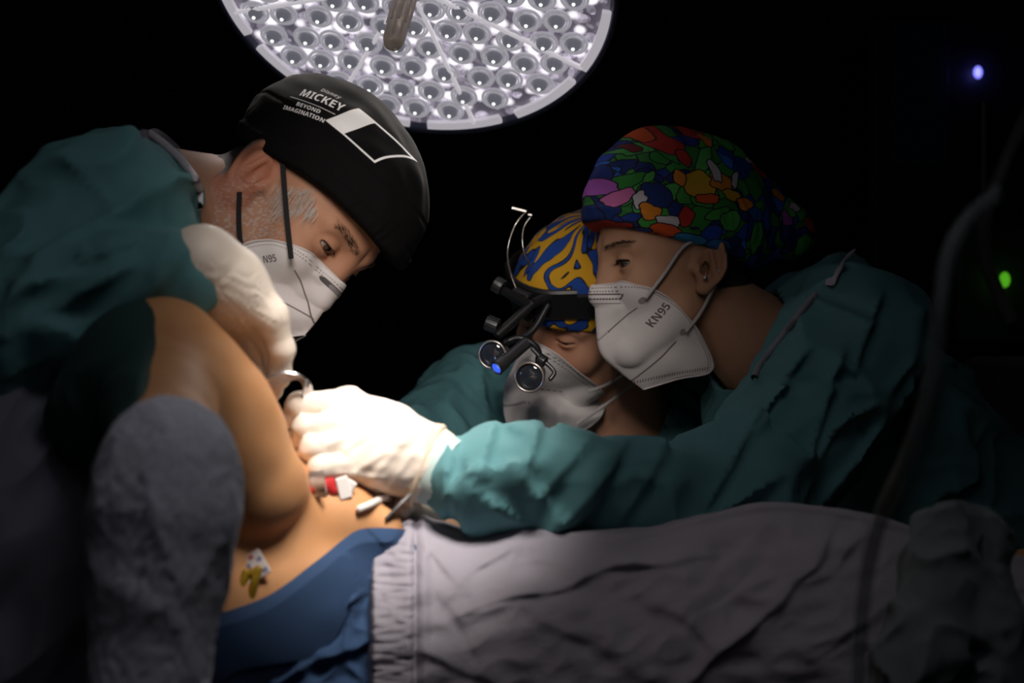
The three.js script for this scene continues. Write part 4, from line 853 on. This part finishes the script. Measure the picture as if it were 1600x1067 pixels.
  for (const [dx, dy] of [[-0.006, 0.0], [0.004, -0.004]]) {
    const a = ec.clone().addScaledVector(eu, dx).addScaledVector(ev, dy).addScaledVector(en, 0.004);
    part(el, 'lead_clip', limbTube([a, a.clone().add(V(-0.003, -0.01, 0.001)), a.clone().add(V(-0.006, -0.022, -0.001))], 0.0036), mat(0xa8871c, 0.5), 'yellow lead clip');
    part(el, 'lead_wire', limbTube([a.clone().add(V(-0.006, -0.021, -0.001)), a.clone().add(V(-0.012, -0.035, 0.004)), a.clone().add(V(-0.03, -0.07, 0.01))], 0.0012), mat(0x6d6a20, 0.6));
  }
}
function limbTube(pts, r) { return weld(tube(pts, r, 20, 10), new THREE.SphereGeometry(r, 10, 8).translate(...pts[0].toArray()), new THREE.SphereGeometry(r, 10, 8).translate(...pts[pts.length - 1].toArray())); }

// ================================================================ drapes and table
// pleats drawn along lines [x0, y0, x1, y1, width, height] in the cloth's own survey units
const pleat = (list) => (X0, Y0) => {
  const X = X0 + 14 * noise(X0 * 0.008, Y0 * 0.008, 21), Y = Y0 + 14 * noise(X0 * 0.008, Y0 * 0.008, 33); let h = 0;
  for (const [x0, y0, x1, y1, w, a] of list) {
    const ux = x1 - x0, uy = y1 - y0, L = Math.hypot(ux, uy), t = ((X - x0) * ux + (Y - y0) * uy) / L / L, s = ((X - x0) * uy - (Y - y0) * ux) / L;
    const e = t < 0 ? t * L : t > 1 ? (t - 1) * L : 0, fade = Math.exp(-(e * e) / (w * w * 6)) * (0.55 + 0.45 * Math.sin(Math.PI * clamp(t, 0, 1)));
    h += a * fade * (s > 0 ? Math.exp(-(s * s) / (w * w * 3)) : Math.exp(-(s * s) / (w * w * 0.35)));
  }
  return h;
};
{
  // grey sheet over the patient's body
  const top = poly([[560, 828], [600, 818], [645, 806], [690, 812], [735, 824], [800, 816], [900, 826], [1000, 822], [1100, 800], [1200, 782], [1300, 790], [1380, 808], [1430, 822], [1520, 850], [1700, 880], [2100, 900]]);
  const T = (X) => { let a = 0, b = 1; for (let i = 0; i < 22; i++) { const m = (a + b) / 2; if (top(m).x < X) a = m; else b = m; } return top(a).y; };
  const pl = pleat([[735, 955, 960, 885, 16, 0.010], [960, 885, 1110, 878, 14, 0.008], [800, 880, 850, 905, 26, -0.012], [1090, 1055, 1235, 925, 13, 0.009], [1225, 935, 1290, 830, 12, 0.009], [1180, 850, 1260, 830, 22, -0.008], [900, 850, 1060, 900, 24, 0.006], [1000, 930, 1150, 1010, 20, 0.007],
    [680, 840, 720, 900, 18, 0.006], [690, 930, 740, 1000, 20, 0.006], [850, 960, 1000, 1050, 22, 0.007], [1290, 880, 1360, 830, 16, 0.007], [1280, 1020, 1400, 930, 18, 0.008], [960, 850, 1000, 830, 12, 0.006], [720, 905, 800, 850, 14, 0.006], [1110, 900, 1150, 850, 16, -0.007], [640, 1020, 760, 1060, 16, 0.006], [1100, 960, 1180, 890, 12, -0.006]]);
  const prof = poly([[0.17, 130, 0], [0.16, 40, 0], [0.07, 4, 0], [0.0, 2, 0], [-0.05, 22, 0], [-0.09, 70, 0], [-0.125, 150, 0], [-0.15, 260, 0], [-0.16, 420, 0]]);
  const xs = []; for (let i = 0; i <= 440; i++) xs.push(572 + (i < 60 ? i * 1.6 : 96 + (i - 60) * 3.55));
  const g = sheet((u, v) => {
    const X = xs[Math.round(u * 440)], p = prof(v), Y = T(X) + p.y, hem = sstep(572, 582, X) * sstep(650, 644, X);
    const edge = Math.max(0, 1 - (X - 572) / 14), front = sstep(0.1, -0.03, p.x);
    let h = pl(X, Y) * front;
    h += front * (0.0035 * noise(X * 0.012, Y * 0.016, 1) + 0.0022 * (1 - 2 * Math.sqrt(noise(X * 0.011 + Y * 0.010, Y * 0.014 - X * 0.003, 4) ** 2 + 0.02)) + 0.0003 * noise(X * 0.07, Y * 0.09, 9));
    h += hem * front * (0.004 + 0.0022 * (1 - 2 * Math.abs(noise(X * 0.012, Y * 0.06, 7)))) - 0.006 * Math.exp(-((X - 648) ** 2) / 30) * front + 0.004 * Math.exp(-((X - 664) ** 2) / 60) * front;
    const d = 1.45 + p.x * (1 - 0.25 * sstep(1300, 1600, X)) + edge * edge * 0.05 - h;
    return at(X, Y - h * 700 * sstep(0.06, 0.0, Math.abs(p.x)), d);
  }, 440, 200);
  solo('surgical_drape', g, mat(new THREE.Color().setRGB(0.34, 0.32, 0.37), 0.95, { side: THREE.DoubleSide }), 'large wrinkled grey sheet over the patient body in the foreground', 'drape');

  // folded greenish cloth at the sheet's right end
  const f2 = limb([[1478, 850, 1.28, 0.03], [1468, 930, 1.26, 0.03], [1440, 1040, 1.24, 0.032], [1430, 1120, 1.24, 0.032]], 0.02), f3 = limb([[1478, 822, 1.29, 0.018], [1530, 850, 1.3, 0.022], [1535, 960, 1.27, 0.03], [1560, 1120, 1.25, 0.04]], 0.02);
  const cl = (x, y, z) => { let d = smin(f2(x, y, z), f3(x, y, z), 0.012); if (Math.abs(d) < 0.02) d += folds(x, y * 0.8 + 0.5, z, 14, 0.008, 3); return d; };
  solo('folded_cloth', surf(cl, [0.26, 1.0, -1.36], [0.46, 1.2, -1.17], 0.0045), mat(new THREE.Color().setRGB(0.14, 0.17, 0.18), 0.95), 'grey green folded cloth hanging at the right end of the grey sheet', 'cloth');

  // blue sheet tucked round the bare side
  const rim = poly([[150, 1010], [240, 985], [330, 958], [395, 937], [430, 920], [500, 868], [555, 826], [575, 821], [640, 824], [760, 850]]);
  const pb = pleat([[470, 945, 560, 870, 14, 0.009], [400, 975, 500, 935, 12, 0.008], [500, 950, 545, 935, 10, 0.010], [330, 990, 430, 960, 16, 0.008], [560, 900, 545, 960, 9, 0.008], [300, 1060, 480, 985, 18, 0.009], [450, 1060, 560, 1000, 16, 0.008]]);
  const gb = sheet((u, v) => {
    const r = rim(u), roll = Math.min(1, v / 0.1), X = r.x + v * (40 - 60 * u), Y = r.y + v * 260 + (roll < 1 ? (1 - roll) * 4 : 0);
    const base = mix(1.325, 1.40, sstep(200, 600, r.x));
    const d = base + 0.014 * (1 - roll) - 0.07 * Math.pow(v, 0.7) - 1.7 * pb(X, Y) - 0.007 * Math.exp(-((v - 0.13) ** 2) / 0.004) - 0.003 * (1 - 2 * Math.abs(noise(X * 0.018, Y * 0.02, 2)));
    return at(X, Y, Math.min(d, skinDepth(X, Y) - 0.007 * roll - 0.002));
  }, 220, 120);
  solo('surgical_drape', gb, mat(new THREE.Color().setRGB(0.024, 0.06, 0.14), 0.9, { side: THREE.DoubleSide }), 'blue sheet tucked along the bare side below the arm', 'drape');

  // dark sheet at the head end, lower left
  const gd = sheet((u, v) => {
    const X = -160 + u * 400, Y = 620 + v * 560 - 40 * Math.sin(u * 2.4) + 120 * Math.pow(u, 3) * (1 - v);
    const h = 0.012 * (1 - 2 * Math.abs(noise(X * 0.005 + Y * 0.003, Y * 0.002 - X * 0.002, 3))) + 0.003 * (1 - 2 * Math.abs(noise(X * 0.01 + Y * 0.004, Y * 0.005, 8)));
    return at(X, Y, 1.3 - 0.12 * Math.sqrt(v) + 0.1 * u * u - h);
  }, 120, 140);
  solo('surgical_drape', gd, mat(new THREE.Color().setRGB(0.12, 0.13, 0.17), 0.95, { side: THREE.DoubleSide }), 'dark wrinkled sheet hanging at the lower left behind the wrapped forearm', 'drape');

  // operating table
  const t = thing('operating_table', 'padded operating table under the sheets and the patient', 'table', [0.37, 0, -1.58]);
  part(t, 'mattress', new RoundedBoxGeometry(1.9, 0.07, 0.5, 4, 0.025).translate(0.37, 0.955, -1.58), mat(0x15171c, 0.6));
  part(t, 'frame', new RoundedBoxGeometry(1.8, 0.05, 0.42, 2, 0.01).translate(0.37, 0.89, -1.58), mat(0x6b6e75, 0.35, { metalness: 0.8 }));
  part(t, 'column', new RoundedBoxGeometry(0.3, 0.8, 0.25, 2, 0.02).translate(0.37, 0.47, -1.58), mat(0x6b6e75, 0.4, { metalness: 0.7 }));
  part(t, 'base', new RoundedBoxGeometry(1.0, 0.09, 0.36, 2, 0.03).translate(0.37, 0.045, -1.58), mat(0x55585e, 0.5));
}

// ================================================================ instruments at the wound
const steel = mat(new THREE.Color().setRGB(0.55, 0.53, 0.53), 0.28, { metalness: 0.95 });
{
  const r = thing('retractor', 'curved steel retractor gripped in the white gloved fist beside the raised arm', 'retractor', W(480, 640, 1.4));
  const side = V(0.15, 0.1, 1);
  part(r, 'blade', ribbon([at(410, 622, 1.375), at(414, 606, 1.372), at(428, 595, 1.37), at(447, 588, 1.37), at(463, 590, 1.372), at(474, 600, 1.38), at(481, 616, 1.39), at(486, 640, 1.4)], V(-0.25, 0.45, 0.85), 0.015, 0.0018), steel, 'bent flat steel strip');
  part(r, 'handle', ribbon([at(486, 636, 1.4), at(491, 680, 1.41), at(495, 730, 1.415)], V(-0.35, 0.2, 1), 0.014, 0.003), steel);
  const sd = (px, py, off) => at(px, py, Math.min(skinDepth(px, py), 1.47) - off);
  const c2 = sd(498, 758, 0.008), r2 = thing('retractor', 'shiny steel retractor blade holding the red incision open', 'retractor', c2.toArray());
  part(r2, 'blade', ribbon([sd(494, 735, 0.016), sd(496, 748, 0.014), sd(498, 762, 0.011), sd(500, 776, 0.004)], V(1, 0.05, 0.25), 0.0125, 0.0022), steel);
  const c3 = sd(537, 762, 0.006), g = thing('gauze_swab', 'small white gauze swab tucked beside the incision under the fist', 'swab', c3.toArray());
  part(g, 'pad', weld(new RoundedBoxGeometry(0.011, 0.019, 0.004, 2, 0.0012).rotateZ(0.25).rotateY(0.3).translate(...c3.toArray()), new RoundedBoxGeometry(0.009, 0.015, 0.004, 2, 0.0012).rotateZ(-0.5).rotateY(-0.2).translate(c3.x + 0.004, c3.y - 0.001, c3.z - 0.003)), mat(0xe9e4e0, 0.95));
  const b = thing('spatula_retractor', 'flat dark grey steel spatula held low under the gloved wrist', 'retractor', W(620, 790, 1.38));
  part(b, 'blade', ribbon([at(648, 764, 1.40), at(626, 786, 1.385), at(602, 810, 1.38)], V(0.5, 0.5, 0.6), 0.018, 0.002), mat(new THREE.Color().setRGB(0.3, 0.3, 0.31), 0.4, { metalness: 0.9 }));
  const tb = thing('suction_tip', 'thin white suction tip lying on the skin beside the steel spatula', 'suction', sd(580, 790, 0.004).toArray());
  part(tb, 'tip', limbTube([sd(562, 795, 0.004), sd(576, 789, 0.006), at(600, 777, 1.40)], 0.0032), mat(0xe6dfda, 0.5));
  part(tb, 'tubing', limbTube([at(600, 777, 1.40), at(622, 780, 1.45), at(650, 800, 1.53), at(700, 840, 1.56)], 0.0038), mat(0xcfc7c0, 0.5));
}

// ================================================================ loupes on the assistant's forehead
{
  const fr = ASSIST, K = thing('loupe_headset', 'black magnifying loupe headset with two lenses and a small blue headlight', 'loupes', W(810, 520, 2.0));
  const blk = mat(new THREE.Color().setRGB(0.012, 0.012, 0.013), 0.4), grey = mat(new THREE.Color().setRGB(0.12, 0.12, 0.125), 0.35, { metalness: 0.8 }), rim = mat(new THREE.Color().setRGB(0.7, 0.63, 0.57), 0.3, { metalness: 0.9 });
  const glass = phys(new THREE.Color().setRGB(0.03, 0.035, 0.045), 0.04, { clearcoat: 1 });
  const look = at(560, 700, 1.42).sub(at(800, 560, 1.97)).normalize();
  const ocular = (px, py, d, r) => {
    const c = at(px, py, d), back = c.clone().addScaledVector(look, -0.035);
    const o = part(K, 'ocular', lathe([[0.0001, -0.034], [r * 0.62, -0.034], [r * 0.66, -0.018], [r * 0.86, -0.012], [r * 0.9, 0.0], [r, 0.001], [r, 0.006], [r * 0.94, 0.0075], [r * 0.88, 0.006], [r * 0.86, 0.001]], c, look, 36), grey, 'magnifying ocular barrel');
    part(o, 'lens_rim', new THREE.TorusGeometry(r * 0.96, r * 0.085, 10, 40).applyQuaternion(new THREE.Quaternion().setFromUnitVectors(V(0, 0, 1), look)).translate(...c.clone().addScaledVector(look, 0.0065).toArray()), rim, 'pale metal ring');
    part(o, 'lens', lathe([[0.0001, 0.0055], [r * 0.4, 0.005], [r * 0.75, 0.0032], [r * 0.88, 0.0015]], c, look, 32), glass, 'dark glossy lens');
    return back;
  };
  const b1 = ocular(771, 553, 1.985, 0.0175), b2 = ocular(829, 588, 1.965, 0.0185);
  // headlight
  const hl = at(776, 575, 1.955), ha = at(822, 536, 1.985), hd = hl.clone().sub(ha).normalize();
  const H = part(K, 'headlight', weld(rod(ha, hl.clone().addScaledVector(hd, -0.012), 0.0078, 0.0078, 24), rod(hl.clone().addScaledVector(hd, -0.013), hl, 0.0098, 0.0092, 28)), grey, 'small cylindrical headlight');
  part(H, 'headlight_lens', lathe([[0.0001, 0.0008], [0.0045, 0.0006], [0.0066, 0.0002]], hl.clone().addScaledVector(hd, 0.0003), hd, 24), mat(0x1430a0, 0.2, { emissive: new THREE.Color(0.08, 0.2, 1.0), emissiveIntensity: 0.55 }), 'glowing blue lens');
  part(H, 'collar', new THREE.TorusGeometry(0.0082, 0.0016, 8, 28).applyQuaternion(new THREE.Quaternion().setFromUnitVectors(V(0, 0, 1), hd)).translate(...hl.toArray()), blk);
  const hp = new THREE.PointLight(new THREE.Color(0.3, 0.45, 1), 0.001); hp.position.copy(hl.clone().addScaledVector(hd, 0.012).sub(K.position)); hp.castShadow = true; hp.shadow.radius = 0.3; hp.name = 'headlight_glow'; K.add(hp);
  // bridge and hinges
  part(K, 'bridge', weld(limbTube([b1, at(790, 535, 1.99), at(812, 528, 1.99), at(840, 545, 1.99), b2], 0.0042), limbTube([at(790, 535, 1.99), at(828, 520, 2.0), at(856, 478, 2.01)], 0.0045)), blk);
  part(K, 'pivot_arm', weld(rod(at(776, 525, 1.98), at(832, 474, 2.0), 0.0065, 0.006, 18), rod(at(832, 474, 2.0), at(862, 462, 2.02), 0.006, 0.008, 18)), blk);
  part(K, 'adjusting_lever', weld(rod(at(780, 450, 1.98), at(828, 478, 2.0), 0.0052, 0.0062, 18)), blk);
  const knob = (px, py, d, r, len, axis) => {
    const c = at(px, py, d), k = part(K, 'knurled_knob', lathe([[0.0001, -len / 2], [r * 0.9, -len / 2], [r, -len / 2 + 0.001], [r, len / 2 - 0.001], [r * 0.9, len / 2], [0.0001, len / 2]], c, axis, 30), grey, 'ribbed adjusting knob'), ribs = [];
    for (let i = 0; i < 18; i++) { const a = i / 18 * 6.2832; ribs.push(new THREE.BoxGeometry(0.0009, len * 0.86, 0.0012).translate(r, 0, 0).rotateY(a)); }
    part(k, 'knurling', weld(...ribs).applyQuaternion(new THREE.Quaternion().setFromUnitVectors(V(0, 1, 0), axis.clone().normalize())).translate(...c.toArray()), blk);
  };
  knob(769, 507, 1.98, 0.0095, 0.016, V(0.9, -0.35, 0.2)); knob(779, 446, 1.975, 0.0098, 0.012, V(0.8, -0.5, 0.2)); knob(847, 563, 1.96, 0.007, 0.01, V(0.8, -0.5, 0.3));
  part(K, 'side_clamp', limbTube([at(832, 545, 1.97), at(848, 562, 1.965), at(866, 582, 1.96), at(860, 592, 1.958)], 0.0028), grey);
  // headband round the cap, with a ratchet strap over the top and bare wire loops in front
  const ringPts = []; for (let i = 0; i < 40; i++) { const a = i / 40 * 6.2832; ringPts.push(fr.w(0.0905 * Math.sin(a), 0.066 + 0.018 * Math.cos(a), 0.114 * Math.cos(a) - 0.0)); }
  const bandUp = V(0, 1, 0).applyMatrix4(new THREE.Matrix4().extractRotation(fr.M));
  const ringCurve = []; for (const p of [...ringPts, ringPts[0]]) ringCurve.push(p);
  const band = ribbonN(ringCurve, bandUp, 0.036, 0.005, 120);
  part(K, 'headband', band, blk, 'wide black headband');
  part(K, 'forehead_pad', weld(ribbonN([-0.06, -0.03, 0, 0.03, 0.06].map((x) => fr.w(x, 0.084, Math.sqrt(Math.max(0, 1 - (x / 0.09) ** 2)) * 0.117)), bandUp, 0.042, 0.008, 30)), blk);
  part(K, 'mount_plate', new RoundedBoxGeometry(0.03, 0.04, 0.014, 2, 0.004).applyMatrix4(fr.M.clone().multiply(new THREE.Matrix4().makeTranslation(0, 0.08, 0.124))), blk);
  const wire = mat(new THREE.Color().setRGB(0.6, 0.57, 0.52), 0.25, { metalness: 0.95 });
  part(K, 'wire_loop', weld(limbTube([at(822, 330, 1.99), at(806, 350, 1.99), at(795, 380, 1.985), at(793, 400, 1.985), at(798, 428, 1.99), at(806, 450, 1.99)], 0.0013)), wire, 'thin bare steel wire');
  part(K, 'wire_loop', weld(limbTube([at(830, 338, 2.0), at(820, 352, 2.0), at(816, 372, 2.0), at(820, 398, 2.0), at(832, 418, 2.01)], 0.0012)), wire, 'thin bare steel wire');
  part(K, 'wire_tab', weld(new RoundedBoxGeometry(0.02, 0.004, 0.008, 2, 0.001).rotateZ(-0.25).translate(...W(811, 328, 1.99)), new RoundedBoxGeometry(0.006, 0.0035, 0.006, 2, 0.001).rotateZ(-0.2).translate(...W(828, 336, 2.0))), wire, 'bright steel tab');
}
function ribbonN(pts, side, w, t, n) {
  const c = new THREE.CatmullRomCurve3(pts), pos = [], idx = [];
  for (let i = 0; i <= n; i++) {
    const u = i / n, p = c.getPoint(u), tg = c.getTangent(u), s = side.clone(); s.addScaledVector(tg, -s.dot(tg)).normalize();
    const nn = new THREE.Vector3().crossVectors(tg, s).normalize();
    for (const [a, b] of [[-1, -0.4], [-0.85, -1], [0.85, -1], [1, -0.4], [1, 0.4], [0.85, 1], [-0.85, 1], [-1, 0.4]]) { const q = p.clone().addScaledVector(s, a * w / 2).addScaledVector(nn, b * t / 2); pos.push(q.x, q.y, q.z); }
  }
  for (let i = 0; i < n; i++) for (let k = 0; k < 8; k++) { const a = i * 8 + k, b = i * 8 + (k + 1) % 8; idx.push(a, b, b + 8, a, b + 8, a + 8); }
  for (let k = 1; k < 7; k++) { idx.push(0, k + 1, k); const l = n * 8; idx.push(l, l + k, l + k + 1); }
  const g = new THREE.BufferGeometry(); g.setAttribute('position', new THREE.Float32BufferAttribute(pos, 3)); g.setIndex(idx);
  const h = g.toNonIndexed(); h.computeVertexNormals(); return h;
}

// ================================================================ equipment in the dark on the right
{
  const body = mat(new THREE.Color().setRGB(0.03, 0.035, 0.05), 0.5), panel = mat(new THREE.Color().setRGB(0.05, 0.09, 0.14), 0.4);
  const led = (o, p, r, col, k, name) => {
    part(o, name, new THREE.SphereGeometry(r, 20, 14).scale(0.75, 1.1, 0.5).translate(p.x, p.y, p.z), mat(0x101020, 0.3, { emissive: col, emissiveIntensity: k }));
    const l = new THREE.PointLight(col, 0.0004); l.position.copy(p.clone().add(V(0, 0, r + 0.01)).sub(o.position)); l.castShadow = true; l.shadow.radius = 0.4; l.name = 'indicator_glow'; o.add(l);
  };
  const c = at(1520, 200, 3.3), t = thing('equipment_tower', 'tall dark equipment tower with a violet blue indicator light at the upper right', 'equipment', [c.x, 0, -3.5]);
  part(t, 'cabinet', new RoundedBoxGeometry(0.42, 1.9, 0.35, 3, 0.02).translate(c.x, 1.05, -3.5), body);
  part(t, 'base', new RoundedBoxGeometry(0.5, 0.1, 0.45, 3, 0.02).translate(c.x, 0.05, -3.5), body);
  const pc = at(1438, 145, 3.32); part(t, 'front_panel', new RoundedBoxGeometry(0.12, 0.3, 0.012, 2, 0.004).translate(pc.x, pc.y, -3.325), panel, 'dull blue panel');
  led(t, at(1528, 113, 3.31), 0.0105, new THREE.Color(0.2, 0.2, 1), 2.6, 'indicator_light');
  const m = thing('infusion_pump', 'small dark pump with a round green light behind the woman', 'pump', [at(1575, 437, 2.7).x, 0, -2.8]);
  const mc = at(1575, 440, 2.75);
  part(m, 'case', new RoundedBoxGeometry(0.2, 0.22, 0.14, 3, 0.015).translate(mc.x, mc.y, -2.8), body);
  part(m, 'pole', rod(V(mc.x, 0.04, -2.89), V(mc.x, 1.75, -2.89), 0.012, 0.012, 16), mat(0x5b5e66, 0.4, { metalness: 0.6 }));
  part(m, 'foot', weld(...[0, 1, 2, 3, 4].map((k) => rod(V(mc.x, 0.06, -2.89), V(mc.x + 0.26 * Math.cos(k * 1.2566), 0.02, -2.89 + 0.26 * Math.sin(k * 1.2566)), 0.016, 0.012, 10))), body);
  led(m, at(1570, 437, 2.715), 0.012, new THREE.Color(0.12, 0.6, 0.02), 0.55, 'indicator_light');
  solo('breathing_hose', tube([at(1680, 60, 2.75), at(1625, 140, 2.65), at(1592, 205, 2.6), at(1568, 260, 2.58), at(1548, 310, 2.58), at(1538, 350, 2.6), at(1545, 420, 2.66), at(1580, 500, 2.7)], 0.0115, 60, 14), mat(0xa9a5a8, 0.6), 'pale breathing hose curving down beside the green light', 'hose');
  const tr = thing('instrument_trolley', 'trolley under a pale sheet at the right edge behind the woman', 'trolley', [1.03, 0, -2.6]);
  part(tr, 'sheet', new RoundedBoxGeometry(0.5, 0.5, 0.4, 4, 0.02).translate(1.03, 1.045, -2.6), mat(0x8f8a90, 0.9), 'pale sheet');
  for (const [a, b] of [[-1, -1], [1, -1], [-1, 1], [1, 1]]) part(tr, 'leg', rod(V(1.03 + a * 0.22, 0, -2.6 + b * 0.16), V(1.03 + a * 0.22, 0.8, -2.6 + b * 0.16), 0.014, 0.014, 12), mat(0x777a80, 0.35, { metalness: 0.8 }));
  // clear tubing hanging in the foreground
  solo('drainage_tube', tube([at(1560, 300, 1.0), at(1510, 345, 0.99), at(1482, 400, 0.98), at(1470, 480, 0.97), at(1462, 560, 0.97), at(1442, 650, 0.97), at(1412, 730, 0.98), at(1380, 800, 1.0), at(1358, 880, 1.02), at(1345, 980, 1.03), at(1340, 1120, 1.03)], 0.0048, 90, 12),
    phys(new THREE.Color().setRGB(0.16, 0.21, 0.21), 0.4, { transparent: true, opacity: 0.45 }), 'clear plastic tube hanging in front of the grey sheet', 'tube');
}

scene.traverse((o) => { if (o.isMesh) { o.castShadow = true; o.receiveShadow = true; } });
renderer.render(scene, camera);
